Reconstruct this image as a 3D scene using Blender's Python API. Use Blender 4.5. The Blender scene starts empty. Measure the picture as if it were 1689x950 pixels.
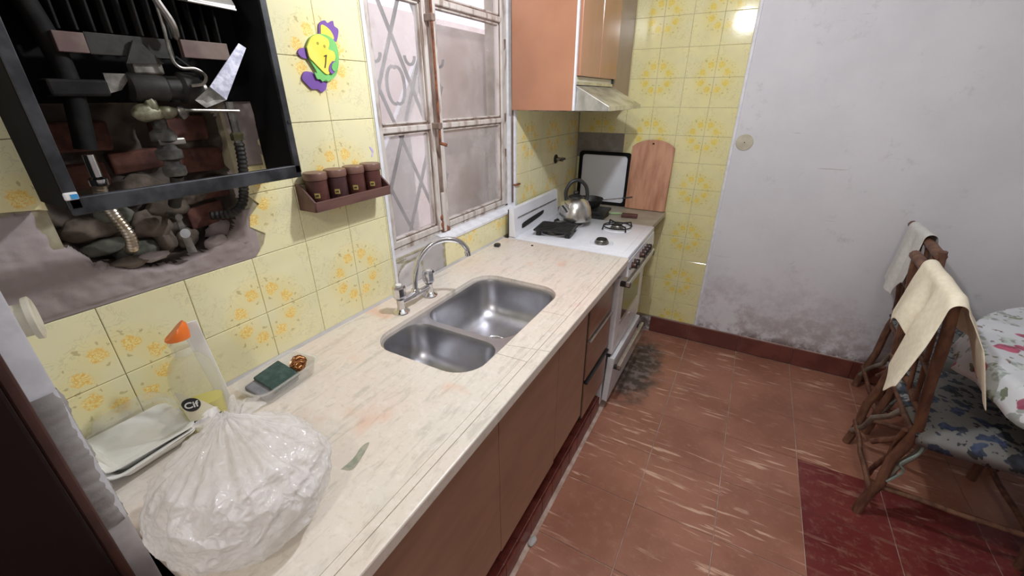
import bpy, bmesh, math, random
from mathutils import Vector, Matrix, noise, Euler
random.seed(7)
sc = bpy.context.scene
C = sc.collection
PI = math.pi
# ---------------------------------------------------------------- camera, world, lights, exposure
cam = bpy.data.cameras.new('camera'); cam_o = bpy.data.objects.new('camera', cam); C.objects.link(cam_o)
cam_o.location = (1.0209, 0, 1.5078); cam_o.rotation_euler = (1.1407, .0027, .5069)
cam.sensor_width = 36; cam.lens = 36*687.36/1689; cam.clip_start = .02
sc.camera = cam_o
sc.view_settings.view_transform = 'Standard'; sc.view_settings.look = 'None'
sc.view_settings.exposure = 0.0; sc.view_settings.gamma = 1
W = bpy.data.worlds.new('world'); sc.world = W; W.use_nodes = True
W.node_tree.nodes['Background'].inputs[0].default_value = (.80, .82, .92, 1)
W.node_tree.nodes['Background'].inputs[1].default_value = 2.2
def point(name, loc, energy, color, radius, parent=None):
    l = bpy.data.lights.new(name, 'POINT'); l.energy = energy; l.color = color; l.shadow_soft_size = radius
    o = bpy.data.objects.new(name, l); C.objects.link(o); o.location = loc; o.parent = parent
    return o
LAMP = (.76, 1.12, 2.06)
point('kitchen_bulb_light', LAMP, 38, (.93, .95, 1.0), .035)
point('room_fill_light', (1.15, -.85, 2.30), 22, (1.0, .95, .88), .06)  # added fill lamp behind the camera, lifts the room brightness
def area(name, loc, rot, sx, sy, energy, color):
    l = bpy.data.lights.new(name, 'AREA'); l.shape = 'RECTANGLE'; l.size = sx; l.size_y = sy; l.energy = energy; l.color = color
    o = bpy.data.objects.new(name, l); C.objects.link(o); o.location = loc; o.rotation_euler = rot
    return o

# ---------------------------------------------------------------- materials
MATS = {}
class NT:
    def __init__(s, name):
        s.m = bpy.data.materials.new(name); s.m.use_nodes = True; s.t = s.m.node_tree
        s.b = s.t.nodes['Principled BSDF']; s.out = s.t.nodes['Material Output']
        MATS[name] = s.m
    def n(s, typ, **kw):
        nd = s.t.nodes.new(typ)
        for k, v in kw.items():
            if k.startswith('_'): nd.inputs[k[1:].replace('_', ' ')].default_value = v
            else: setattr(nd, k, v)
        return nd
    def l(s, a, b): s.t.links.new(a, b)
    def math(s, op, a, b=None, c=None, clamp=False):
        nd = s.t.nodes.new('ShaderNodeMath'); nd.operation = op; nd.use_clamp = clamp
        for i, v in enumerate((a, b, c)):
            if v is None: continue
            if isinstance(v, (int, float)): nd.inputs[i].default_value = v
            else: s.l(v, nd.inputs[i])
        return nd.outputs[0]
    def mix(s, f, a, b):
        nd = s.t.nodes.new('ShaderNodeMix'); nd.data_type = 'RGBA'
        for i, v in ((0, f), (6, a), (7, b)):
            if isinstance(v, (int, float)): nd.inputs[i].default_value = v
            elif isinstance(v, tuple): nd.inputs[i].default_value = (*v, 1) if len(v) == 3 else v
            else: s.l(v, nd.inputs[i])
        return nd.outputs[2]
    def noise(s, vec, scale, detail=4, rough=.55, dist=0, out=0):
        nd = s.n('ShaderNodeTexNoise'); nd.inputs['Scale'].default_value = scale; nd.inputs['Detail'].default_value = detail
        nd.inputs['Roughness'].default_value = rough; nd.inputs['Distortion'].default_value = dist
        if vec is not None: s.l(vec, nd.inputs['Vector'])
        return nd.outputs[out]
    def smooth(s, v, lo, hi):
        nd = s.n('ShaderNodeMapRange', interpolation_type='SMOOTHSTEP')
        s.l(v, nd.inputs[0]); nd.inputs[1].default_value = lo; nd.inputs[2].default_value = hi
        return nd.outputs[0]
    def pos(s, scale=None, rot=None, src='geo'):
        if src == 'geo': v = s.n('ShaderNodeNewGeometry').outputs['Position']
        elif src == 'uv': v = s.n('ShaderNodeTexCoord').outputs['UV']
        else: v = s.n('ShaderNodeTexCoord').outputs['Object']
        if scale or rot:
            m = s.n('ShaderNodeMapping')
            if rot: m.inputs['Rotation'].default_value = rot
            if scale: m.inputs['Scale'].default_value = scale
            s.l(v, m.inputs['Vector']); v = m.outputs[0]
        return v
    def bump(s, h, strength=.3, dist=.002):
        nd = s.n('ShaderNodeBump'); nd.inputs['Strength'].default_value = strength; nd.inputs['Distance'].default_value = dist
        s.l(h, nd.inputs['Height']); s.l(nd.outputs[0], s.b.inputs['Normal'])
    def set(s, color=None, rough=None, metal=None, **kw):
        if color is not None:
            if isinstance(color, tuple): s.b.inputs['Base Color'].default_value = (*color, 1)
            else: s.l(color, s.b.inputs['Base Color'])
        if rough is not None:
            if isinstance(rough, (int, float)): s.b.inputs['Roughness'].default_value = rough
            else: s.l(rough, s.b.inputs['Roughness'])
        if metal is not None: s.b.inputs['Metallic'].default_value = metal
        for k, v in kw.items(): s.b.inputs[k.replace('_', ' ')].default_value = v
        return s.m
def simple(name, c1, c2, scale=8, rough=.5, metal=0, bump=0, stretch=None, detail=4, src='obj', lo=.35, hi=.65, **kw):
    t = NT(name); v = t.pos(scale=stretch, src=src); f = t.noise(v, scale, detail)
    t.set(t.mix(t.smooth(f, lo, hi), c1, c2), rough, metal, **kw)
    if bump: t.bump(f, bump)
    return t.m

def make_tile(name='flowered_tile', far=False):
    t = NT(name); uv = t.pos(src='uv')
    dn = t.noise(uv, 60, 3, out=1)
    sub = t.n('ShaderNodeVectorMath', operation='SUBTRACT'); t.l(dn, sub.inputs[0]); sub.inputs[1].default_value = (.5, .5, .5)
    scl = t.n('ShaderNodeVectorMath', operation='SCALE'); t.l(sub.outputs[0], scl.inputs[0]); scl.inputs['Scale'].default_value = .026
    add = t.n('ShaderNodeVectorMath', operation='ADD'); t.l(uv, add.inputs[0]); t.l(scl.outputs[0], add.inputs[1])
    sp = t.n('ShaderNodeSeparateXYZ'); t.l(add.outputs[0], sp.inputs[0]); x, y = sp.outputs[0], sp.outputs[1]
    # four-fold motif: fold into one quadrant, measured from its diagonal
    ax, ay = t.math('ABSOLUTE', x), t.math('ABSOLUTE', y)
    r = t.math('SQRT', t.math('ADD', t.math('MULTIPLY', x, x), t.math('MULTIPLY', y, y)))
    def blob(r0, deg, rad, soft, ex=1.0, ey=1.0):
        a = math.radians(45+deg); cx, cy = r0*math.cos(a), r0*math.sin(a)
        px = t.math('MULTIPLY', t.math('SUBTRACT', ax, cx), ex); py = t.math('MULTIPLY', t.math('SUBTRACT', ay, cy), ey)
        d = t.math('SQRT', t.math('ADD', t.math('MULTIPLY', px, px), t.math('MULTIPLY', py, py)))
        nd = t.n('ShaderNodeMapRange', interpolation_type='SMOOTHSTEP'); t.l(d, nd.inputs[0])
        nd.inputs[1].default_value = rad+soft; nd.inputs[2].default_value = rad-soft
        return nd.outputs[0]
    mx = lambda *v: v[0] if len(v) == 1 else t.math('MAXIMUM', v[0], mx(*v[1:]))
    rose = mx(blob(.066, -22, .0150, .0035), blob(.066, 22, .0150, .0035))
    leaf = mx(blob(.088, -32, .0042, .0015, 1, 1.9), blob(.088, 32, .0042, .0015, 1.9, 1), blob(.094, -8, .0040, .0015, 1.8, 1), blob(.093, 11, .0042, .0015, 1, 1.7), blob(.044, -36, .0036, .0014, 1.8, 1), blob(.040, 20, .0036, .0014), blob(.074, 41, .0034, .0014, 1.8, 1), blob(.074, -41, .0034, .0014, 1, 1.8))
    ln = t.noise(uv, 34, 3, .5, 1.8)
    scroll = t.math('SUBTRACT', 1.0, t.smooth(t.math('ABSOLUTE', t.math('SUBTRACT', ln, .5)), .006, .030))
    region = t.smooth(t.noise(uv, 13, 1), .40, .52)
    outer = t.smooth(r, .06, .10)
    scroll = t.math('MULTIPLY', t.math('MULTIPLY', scroll, region), outer)
    if far: b1, b2, wc, sc_c, pa, pb, lf, rf = (.84, .78, .40), (.80, .75, .42), (.82, .68, .14), (.44, .41, .16), (.78, .56, .04), (.88, .76, .22), (.34, .29, .06), .85
    else: b1, b2, wc, sc_c, pa, pb, lf, rf = (.85, .79, .48), (.81, .765, .48), (.90, .72, .22), (.50, .47, .28), (.87, .50, .07), (.95, .80, .32), (.32, .26, .09), .86
    base = t.mix(t.smooth(t.noise(uv, 9, 2), .35, .65), b1, b2)
    warm = t.math('SUBTRACT', 1.0, t.smooth(t.math('ABSOLUTE', t.math('SUBTRACT', r, .068)), .015, .05))
    c = t.mix(t.math('MULTIPLY', warm, .28), base, wc)
    c = t.mix(t.math('MULTIPLY', scroll, .32), c, sc_c)
    petal = t.smooth(t.noise(uv, 120, 3, .6, 2.5), .42, .58)
    rc = t.mix(petal, pa, pb)
    edge = t.smooth(t.noise(uv, 46, 3, .6, 1.0), .22, .40)
    c = t.mix(t.math('MULTIPLY', t.math('MULTIPLY', rose, edge), rf), c, rc)
    c = t.mix(t.math('MULTIPLY', leaf, .5), c, lf)
    t.set(c, .10); t.bump(t.noise(uv, 30, 2), .05, .002)
    return t.m
make_tile('flowered_tile_far', True)
make_tile()

def make_floor(name, a, b, streak):
    t = NT(name); p = t.pos()
    f = t.noise(p, 3.2, 5)
    c = t.mix(t.smooth(f, .36, .64), a, b)
    mott = t.noise(p, 26, 6, .7); c = t.mix(t.math('MULTIPLY', t.smooth(mott, .48, .75), .35), c, (.50, .30, .21))
    q = t.pos(scale=(3.2, 30, 1), rot=(0, 0, .12)); s1 = t.noise(q, 1.6, 3, .55, .6)
    msk = t.smooth(t.noise(p, 3.0, 3), .42, .60)
    s1 = t.math('MULTIPLY', t.smooth(s1, .57, .66), msk)
    c = t.mix(t.math('MULTIPLY', s1, streak), c, (.72, .47, .34))
    # grime spread at the foot of the stove
    sp = t.n('ShaderNodeSeparateXYZ'); t.l(p, sp.inputs[0])
    dx = t.math('ABSOLUTE', t.math('SUBTRACT', sp.outputs[0], .66)); dy = t.math('MULTIPLY', t.math('ABSOLUTE', t.math('SUBTRACT', sp.outputs[1], 2.22)), .36)
    d = t.math('ADD', t.math('SQRT', t.math('ADD', t.math('MULTIPLY', dx, dx), t.math('MULTIPLY', dy, dy))), t.math('MULTIPLY', t.math('SUBTRACT', t.noise(p, 14, 4), .5), .16))
    g = t.math('SUBTRACT', 1.0, t.smooth(d, .07, .17))
    gc = t.mix(t.smooth(t.noise(p, 20, 5), .45, .62), (.045, .04, .04), (.20, .17, .16))
    c = t.mix(t.math('MULTIPLY', g, .9), c, gc)
    t.set(c, t.math('ADD', t.math('MULTIPLY', f, .25), .24)); t.bump(mott, .12, .002)
    return t.m
make_floor('worn_floor_tile', (.31, .125, .078), (.41, .18, .118), .95)
make_floor('red_floor_tile', (.155, .022, .022), (.20, .036, .032), .25)

def make_marble():
    t = NT('marble'); p = t.pos()
    big = t.noise(p, 2.4, 3)
    c = t.mix(t.smooth(big, .35, .66), (.735, .685, .60), (.76, .635, .55))
    q = t.pos(scale=(10, 1.8, 1), rot=(0, 0, .62)); v = t.noise(q, 4.6, 8, .66, .8)
    c = t.mix(t.math('MULTIPLY', t.smooth(v, .49, .68), .46), c, (.42, .40, .335))
    fine = t.noise(p, 75, 5, .7); c = t.mix(t.math('MULTIPLY', t.smooth(fine, .52, .70), .38), c, (.52, .42, .34))
    pk = t.noise(p, 45, 5, .7); c = t.mix(t.math('MULTIPLY', t.smooth(pk, .5, .66), .35), c, (.86, .81, .75))
    st = t.noise(p, 5.5, 2); c = t.mix(t.math('MULTIPLY', t.smooth(st, .62, .74), .5), c, (.74, .36, .22))
    t.set(c, .32); t.bump(fine, .05, .001); return t.m
make_marble()

def make_plaster(name, a, b, stain, low=False):
    t = NT(name); p = t.pos()
    f = t.noise(p, 2.2, 5, .6); c = t.mix(t.smooth(f, .35, .65), a, b)
    sp = t.n('ShaderNodeSeparateXYZ'); t.l(p, sp.inputs[0])
    f2 = t.noise(p, 9, 6, .7)
    k = t.smooth(f2, .58, .72)
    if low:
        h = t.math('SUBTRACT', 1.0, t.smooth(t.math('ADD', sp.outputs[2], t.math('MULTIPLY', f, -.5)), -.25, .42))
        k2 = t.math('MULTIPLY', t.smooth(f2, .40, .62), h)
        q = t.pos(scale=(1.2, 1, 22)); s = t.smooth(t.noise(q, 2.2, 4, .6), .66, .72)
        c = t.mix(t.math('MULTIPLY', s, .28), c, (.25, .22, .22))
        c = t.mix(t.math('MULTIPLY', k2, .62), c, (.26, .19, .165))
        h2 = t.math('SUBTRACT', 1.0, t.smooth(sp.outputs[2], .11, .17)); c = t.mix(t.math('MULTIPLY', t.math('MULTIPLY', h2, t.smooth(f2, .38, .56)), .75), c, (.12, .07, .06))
    c = t.mix(t.math('MULTIPLY', k, .35), c, stain)
    t.set(c, .75); t.bump(t.noise(p, 26, 6, .7), .35, .004); return t.m
make_plaster('painted_wall', (.70, .70, .735), (.76, .755, .79), (.44, .42, .43), True)
make_plaster('room_wall', (.62, .60, .60), (.70, .68, .68), (.55, .5, .5))
make_plaster('bare_plaster', (.27, .22, .205), (.42, .36, .35), (.13, .09, .075))
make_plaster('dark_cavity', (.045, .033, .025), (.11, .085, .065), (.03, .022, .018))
make_plaster('grey_mortar', (.42, .40, .39), (.56, .53, .52), (.26, .22, .2))
make_plaster('chipped_mortar', (.20, .19, .185), (.34, .32, .31), (.08, .07, .065))
make_plaster('patio_wall', (.62, .50, .46), (.78, .68, .64), (.36, .26, .22))
simple('white_edge_paint', (.82, .83, .88), (.72, .73, .77), 30, .5, bump=.2)
simple('grout', (.30, .26, .17), (.44, .40, .28), 20, .9, src='geo')
simple('floor_grout', (.42, .29, .23), (.62, .48, .41), 14, .9, src='geo')
simple('brown_door', (.006, .0018, .002), (.010, .003, .003), 12, .6, Specular_IOR_Level=.2, src='geo', stretch=(1, 1, .2))
simple('brown_door_edge', (.05, .020, .016), (.07, .028, .022), 20, .5, src='geo')
simple('cabinet_laminate', (.33, .19, .125), (.38, .225, .15), 5, .34, src='geo', stretch=(1, 1, 4))
simple('drawer_laminate', (.24, .125, .08), (.31, .165, .11), 5, .28, src='geo', stretch=(1, 1, 4))
simple('cupboard_side', (.38, .175, .10), (.44, .21, .12), 4, .4, src='geo', bump=.08)
simple('cupboard_door', (.42, .20, .115), (.48, .24, .15), 4, .16, src='geo', stretch=(1, 1, .4))
simple('cupboard_filler', (.30, .205, .165), (.36, .25, .20), 4, .35, src='geo')
simple('dark_gap', (.012, .011, .011), (.02, .018, .018), 8, .8)
simple('enamel', (.80, .81, .86), (.76, .77, .82), 12, .14)
simple('enamel_worn', (.74, .745, .78), (.60, .59, .60), 14, .25, lo=.45, hi=.8)
simple('rust', (.28, .10, .045), (.12, .045, .025), 40, .85, bump=.5)
simple('steel', (.68, .68, .70), (.58, .58, .60), 9, .30, 1.0, src='geo')
simple('sink_steel', (.54, .54, .57), (.44, .44, .465), 10, .34, .97, src='geo')
simple('hood_steel', (.74, .74, .71), (.46, .45, .41), 9, .32, .85, src='geo', stretch=(2, 1, 1))
simple('chrome', (.78, .78, .80), (.62, .62, .64), 30, .10, 1.0)
simple('kettle_steel', (.66, .65, .62), (.50, .49, .46), 6, .24, 1.0, stretch=(6, 6, .3))
simple('aluminium', (.72, .70, .66), (.55, .53, .50), 22, .35, .9)
simple('black_enamel', (.003, .003, .0035), (.006, .006, .0065), 14, .8, Specular_IOR_Level=.2)
simple('black_metal', (.012, .012, .013), (.035, .034, .033), 40, .5, .3, bump=.2)
simple('sooty_black', (.004, .004, .004), (.012, .011, .010), 30, .75, bump=.3, Specular_IOR_Level=.25)
simple('grey_black_lip', (.012, .013, .015), (.06, .063, .07), 18, .45, .2)
simple('dark_plastic', (.015, .015, .016), (.03, .03, .03), 20, .4)
simple('soot_metal', (.006, .006, .005), (.022, .020, .016), 34, .6, .2, bump=.4)
simple('brass_old', (.07, .065, .03), (.20, .19, .13), 45, .5, .5, bump=.5)
simple('dull_steel', (.13, .125, .11), (.36, .34, .31), 30, .4, .9, bump=.2)
simple('valve_grey', (.035, .034, .030), (.13, .125, .11), 30, .55, .4, bump=.4)
simple('gold_hose', (.45, .37, .26), (.60, .53, .44), 40, .28, .9)
simple('pink_plate', (.11, .062, .058), (.17, .125, .10), 16, .6, .1, bump=.15)
simple('galvanised', (.50, .51, .62), (.80, .82, .95), 90, .40, .55, detail=5, bump=.25)
simple('brick_red', (.055, .018, .013), (.12, .045, .03), 30, .9, bump=.5)
simple('rubble', (.07, .052, .038), (.17, .135, .105), 26, .95, bump=.6)
simple('rubble_green', (.06, .06, .045), (.15, .15, .12), 22, .95, bump=.5)
simple('jar_wood', (.075, .024, .02), (.11, .038, .032), 12, .42, stretch=(1, 1, 6))
simple('jar_wood_dark', (.045, .018, .02), (.07, .027, .028), 12, .42, stretch=(1, 1, 6))
simple('jar_lid', (.20, .105, .08), (.16, .08, .06), 20, .4)
simple('shelf_wood', (.10, .045, .038), (.14, .068, .055), 8, .45, stretch=(6, 1, 6), bump=.1)
simple('gold_label', (.62, .50, .16), (.45, .34, .10), 90, .35, .5)
simple('fish_yellow', (.85, .68, .06), (.90, .75, .12), 12, .6)
simple('fish_green', (.17, .52, .13), (.22, .60, .17), 12, .6)
simple('fish_purple', (.17, .07, .34), (.22, .10, .40), 12, .6)
simple('line_black', (.012, .012, .012), (.03, .03, .03), 12, .6)
simple('sticker_lilac', (.55, .45, .75), (.72, .66, .82), 60, .5)
simple('old_white_frame', (.62, .57, .53), (.30, .23, .19), 26, .6, src='geo', stretch=(1, 1, .30), bump=.4, lo=.46, hi=.70)
simple('frame_brown_paint', (.30, .22, .18), (.13, .085, .065), 25, .7, src='geo', stretch=(1, 1, .3), bump=.3)  # dark brown paint of the mullion, stile, hinges and putty lines
simple('iron_grille', (.035, .033, .035), (.018, .016, .016), 20, .6, .2)
simple('board_beige', (.50, .41, .33), (.60, .50, .42), 5, .7, src='geo')
simple('leaf_green', (.10, .14, .06), (.18, .22, .11), 10, .5)
simple('pvc_cream', (.62, .58, .46), (.50, .46, .35), 16, .4)
simple('cutting_board', (.60, .31, .19), (.38, .165, .09), 6, .5, stretch=(4, 1, .8), detail=6, lo=.36, hi=.72, bump=.1)
simple('tray_white', (.66, .68, .74), (.70, .72, .78), 7, .2)
simple('ledge_stone', (.40, .36, .28), (.32, .285, .22), 12, .4)
simple('knob_brown', (.08, .03, .02), (.05, .02, .015), 12, .35)
simple('oven_glass', (.10, .09, .065), (.15, .135, .10), 3, .08)
simple('scourer_bronze', (.50, .23, .09), (.34, .14, .05), 60, .3, .8)
simple('sponge_green', (.035, .065, .055), (.06, .10, .085), 60, .95, bump=.6)
simple('sponge_grey', (.17, .17, .18), (.22, .22, .235), 60, .95, bump=.6)
simple('orange_plastic', (.80, .17, .02), (.86, .21, .03), 8, .35)
simple('white_plastic', (.78, .77, .74), (.84, .83, .80), 8, .4)
simple('label_cream', (.72, .68, .48), (.78, .75, .60), 14, .45)
simple('yellow_liquid', (.62, .56, .05), (.66, .60, .08), 4, .2)
simple('foam_white', (.82, .81, .76), (.86, .85, .80), 60, .6, bump=.1)
simple('towel_cream', (.84, .76, .58), (.90, .83, .66), 60, .95, bump=.8, src='obj')
simple('towel_white', (.66, .655, .62), (.72, .71, .68), 60, .95, bump=.8)
simple('rustic_wood', (.10, .042, .026), (.20, .095, .055), 12, .55, stretch=(3, 3, 1), bump=.4)
simple('rustic_wood_grey', (.26, .24, .20), (.15, .12, .09), 14, .6, bump=.4)
simple('strap_teal', (.26, .32, .29), (.18, .21, .18), 20, .7)
simple('green_pen', (.35, .55, .25), (.40, .62, .30), 20, .4)
simple('table_wood', (.04, .02, .015), (.06, .03, .022), 8, .5)
simple('skirting_tile', (.13, .038, .028), (.19, .06, .045), 9, .35, src='geo')
simple('plinth_tile', (.15, .024, .018), (.24, .055, .04), 14, .35, src='geo')
simple('bulb_glass', (.9, .9, .9), (.95, .95, .95), 5, .3)
simple('ceiling_paint', (.62, .62, .62), (.68, .68, .68), 2, .8, src='geo')
def glassy(name, color, alpha, rough=.05, dirt=None):
    t = NT(name)
    tr = t.n('ShaderNodeBsdfTransparent'); tr.inputs[0].default_value = (*color, 1)
    mx = t.n('ShaderNodeMixShader')
    t.b.inputs['Roughness'].default_value = rough; t.b.inputs['Base Color'].default_value = (*[min(1, c*.9) for c in color], 1)
    if dirt:
        f = t.noise(t.pos(), dirt[0], 4, .6)
        v = t.math('ADD', t.math('MULTIPLY', t.smooth(f, .35, .7), dirt[1]), alpha)
        t.l(v, mx.inputs[0])
    else: mx.inputs[0].default_value = alpha
    t.l(tr.outputs[0], mx.inputs[1]); t.l(t.b.outputs[0], mx.inputs[2]); t.l(mx.outputs[0], t.out.inputs[0])
    return t.m
glassy('dirty_glass', (.93, .90, .90), .14, .10, (3.5, .20))
glassy('clear_plastic', (.965, .965, .95), .20, .12)
glassy('bottle_plastic', (.93, .92, .84), .20, .08)
def make_bag():
    t = NT('bag_plastic'); p = t.pos()
    tr = t.n('ShaderNodeBsdfTransparent'); tr.inputs[0].default_value = (.98, .97, .94, 1)
    t.set((.96, .93, .95), .13); t.b.inputs['Transmission Weight'].default_value = 0
    tl = t.n('ShaderNodeBsdfTranslucent'); tl.inputs[0].default_value = (.97, .965, .94, 1)
    m1 = t.n('ShaderNodeMixShader'); m1.inputs[0].default_value = .42; t.l(t.b.outputs[0], m1.inputs[1]); t.l(tl.outputs[0], m1.inputs[2])
    m2 = t.n('ShaderNodeMixShader'); f = t.noise(p, 7, 4); t.l(t.math('ADD', t.math('MULTIPLY', t.smooth(f, .38, .60), .45), .42), m2.inputs[0])
    t.l(tr.outputs[0], m2.inputs[1]); t.l(m1.outputs[0], m2.inputs[2]); t.l(m2.outputs[0], t.out.inputs[0])
    n1 = t.noise(p, 11, 2, .5, 1.4); n2 = t.noise(p, 34, 2, .5, 1.6)
    r1 = t.math('POWER', t.math('SUBTRACT', 1.0, t.math('ABSOLUTE', t.math('MULTIPLY', t.math('SUBTRACT', n1, .5), 4.5)), None, True), 2.0)
    r2 = t.math('POWER', t.math('SUBTRACT', 1.0, t.math('ABSOLUTE', t.math('MULTIPLY', t.math('SUBTRACT', n2, .5), 5.0)), None, True), 2.0)
    t.bump(t.math('ADD', r1, t.math('MULTIPLY', r2, .25)), .55, .006)
make_bag()
def make_floral(name, base, spots, sc_, seeds):
    t = NT(name); p = t.pos(src='geo'); c = t.mix(t.smooth(t.noise(p, 5, 3), .4, .6), base, tuple(v*.88 for v in base))
    for i, (col, scale, th, warp) in enumerate(spots):
        mp = t.n('ShaderNodeMapping'); mp.inputs['Location'].default_value = (seeds*3.1+i*1.7, i*2.3, i*.9); t.l(p, mp.inputs['Vector'])
        w = t.noise(mp.outputs[0], scale*sc_*1.6, 2, out=1)
        vm = t.n('ShaderNodeVectorMath', operation='SCALE'); t.l(w, vm.inputs[0]); vm.inputs['Scale'].default_value = warp
        ad = t.n('ShaderNodeVectorMath', operation='ADD'); t.l(mp.outputs[0], ad.inputs[0]); t.l(vm.outputs[0], ad.inputs[1])
        vo = t.n('ShaderNodeTexVoronoi'); vo.inputs['Scale'].default_value = scale*sc_; t.l(ad.outputs[0], vo.inputs['Vector'])
        k = t.math('SUBTRACT', 1.0, t.smooth(vo.outputs['Distance'], th*.85, th))
        c = t.mix(t.math('MULTIPLY', k, .9), c, t.mix(t.smooth(t.noise(p, 40, 2), .4, .6), col, tuple(min(1, v*1.9) for v in col)))
    t.set(c, .8); t.bump(t.noise(p, 160, 2), .15, .001)
make_floral('tablecloth_floral', (.72, .74, .77), [((.30, .33, .31), 13, .34, .09), ((.13, .16, .09), 14, .27, .09), ((.16, .13, .10), 22, .2, .06), ((.30, .035, .085), 8, .26, .08)], 1.0, 1)
make_floral('cushion_floral', (.26, .26, .25), [((.022, .03, .05), 13, .42, .12), ((.02, .024, .03), 18, .36, .10), ((.035, .05, .10), 10, .30, .10)], 1.1, 2)

# ---------------------------------------------------------------- mesh helpers
def new_obj(name, me, parent=None, m=None, smooth=False, kind=None, label=None):
    if m:
        me.materials.clear(); me.materials.append(MATS[m])
    if smooth:
        for p in me.polygons: p.use_smooth = True
    o = bpy.data.objects.new(name, me); C.objects.link(o); o.parent = parent
    if kind: o['kind'] = kind
    if label: o['label'] = label
    return o
def tag(o, label, cat, group=None):
    o['label'] = label; o['category'] = cat
    if group: o['group'] = group
    return o
def thing(name, label, cat, loc=(0, 0, 0), group=None, rot=None):
    o = bpy.data.objects.new(name, None); C.objects.link(o); o.location = loc; o.empty_display_size = .05
    if rot: o.rotation_euler = rot
    return tag(o, label, cat, group)
def bm_mesh(bm, name='m', recalc=True):
    if recalc: bmesh.ops.recalc_face_normals(bm, faces=bm.faces)
    me = bpy.data.meshes.new(name); bm.to_mesh(me); bm.free(); return me
class B:
    """collects shapes in one bmesh; coordinates are local to origin o"""
    def __init__(s, o=(0, 0, 0)): s.bm = bmesh.new(); s.o = Vector(o)
    def v(s, p): return s.bm.verts.new(Vector(p)-s.o)
    def box(s, a, b, bev=0, mat=None, segs=2):
        a = Vector(a); b = Vector(b); vs = []
        for x in (a.x, b.x):
            for y in (a.y, b.y):
                for z in (a.z, b.z): vs.append(Vector((x, y, z)))
        if mat is not None: vs = [mat @ q for q in vs]
        vs = [s.v(q) for q in vs]
        fs = [s.bm.faces.new([vs[i] for i in f]) for f in ((0, 1, 3, 2), (4, 6, 7, 5), (0, 4, 5, 1), (2, 3, 7, 6), (0, 2, 6, 4), (1, 5, 7, 3))]
        if bev:
            es = {e for f in fs for e in f.edges}
            bmesh.ops.recalc_face_normals(s.bm, faces=fs)
            bmesh.ops.bevel(s.bm, geom=list(es), offset=bev, segments=segs, profile=.5, affect='EDGES')
        return s
    def prism(s, pts, d, bev=0):
        """pts: 3D polygon, d: extrusion vector"""
        d = Vector(d); a = [s.v(p) for p in pts]; b = [s.v(Vector(p)+d) for p in pts]; n = len(pts)
        fs = [s.bm.faces.new(a), s.bm.faces.new(b[::-1])]
        for i in range(n): fs.append(s.bm.faces.new((a[i], b[i], b[(i+1) % n], a[(i+1) % n])))
        bmesh.ops.recalc_face_normals(s.bm, faces=fs)
        if bev:
            es = {e for f in fs[:2] for e in f.edges}
            bmesh.ops.bevel(s.bm, geom=list(es), offset=bev, segments=2, profile=.5, affect='EDGES')
        return s
    def loft(s, rings, cap0=True, cap1=True, closed=True):
        R = [[s.v(p) for p in r] for r in rings]; n = len(R[0])
        for a, b in zip(R, R[1:]):
            for i in range(n if closed else n-1): s.bm.faces.new((a[i], a[(i+1) % n], b[(i+1) % n], b[i]))
        if cap0: s.bm.faces.new(R[0][::-1])
        if cap1: s.bm.faces.new(R[-1])
        return s
    def tube(s, pts, r, n=10, caps=True, ribs=0):
        pts = [Vector(p) for p in pts]; rs = r if isinstance(r, (list, tuple)) else [r]*len(pts)
        rings = []; up = None
        for i, p in enumerate(pts):
            t = (pts[min(i+1, len(pts)-1)]-pts[max(i-1, 0)]).normalized()
            if up is None:
                up = Vector((0, 0, 1)) if abs(t.z) < .9 else Vector((1, 0, 0))
            u = (up - t*up.dot(t)).normalized(); w = t.cross(u); up = u
            rings.append([p + (u*math.cos(2*PI*k/n)+w*math.sin(2*PI*k/n))*rs[i] for k in range(n)])
        return s.loft(rings, caps, caps)
    def lathe(s, prof, c=(0, 0, 0), n=24, M=None, sx=1, sy=1):
        """prof: (r, z) list"""
        c = Vector(c); rings = []
        for r, z in prof:
            ring = []
            for k in range(n):
                q = Vector((max(r, 1e-5)*math.cos(2*PI*k/n)*sx, max(r, 1e-5)*math.sin(2*PI*k/n)*sy, z))
                if M: q = M @ q
                ring.append(c+q)
            rings.append(ring)
        return s.loft(rings, True, True)
    def done(s, name, m, parent=None, smooth=False, **kw):
        bmesh.ops.remove_doubles(s.bm, verts=s.bm.verts, dist=1e-6)
        me = bm_mesh(s.bm, name)
        o = new_obj(name, me, parent, m, smooth, **kw)
        if smooth: autosmooth(me)
        if parent is None: o.location = s.o
        return o
def autosmooth(me, ang=40):
    bm = bmesh.new(); bm.from_mesh(me)
    for e in bm.edges: e.smooth = not (len(e.link_faces) == 2 and e.calc_face_angle(0) > math.radians(ang))
    bm.to_mesh(me); bm.free()
def spline(pts, n=8):
    P = [Vector(p) for p in pts]; P = [P[0]*2-P[1]]+P+[P[-1]*2-P[-2]]; out = []
    for i in range(1, len(P)-2):
        for k in range(n):
            t = k/n; a, b, c, d = P[i-1:i+3]
            out.append(.5*((2*b)+(c-a)*t+(2*a-5*b+4*c-d)*t*t+(3*b-a-3*c+d)*t**3))
    out.append(P[-2]); return out
def rrect(x0, x1, y0, y1, r, z, n=8):
    out = []
    for cx, cy, a0 in ((x1-r, y1-r, 0), (x0+r, y1-r, 90), (x0+r, y0+r, 180), (x1-r, y0+r, 270)):
        for k in range(n+1):
            a = math.radians(a0+90*k/n); out.append(Vector((cx+r*math.cos(a), cy+r*math.sin(a), z)))
    return out
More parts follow.
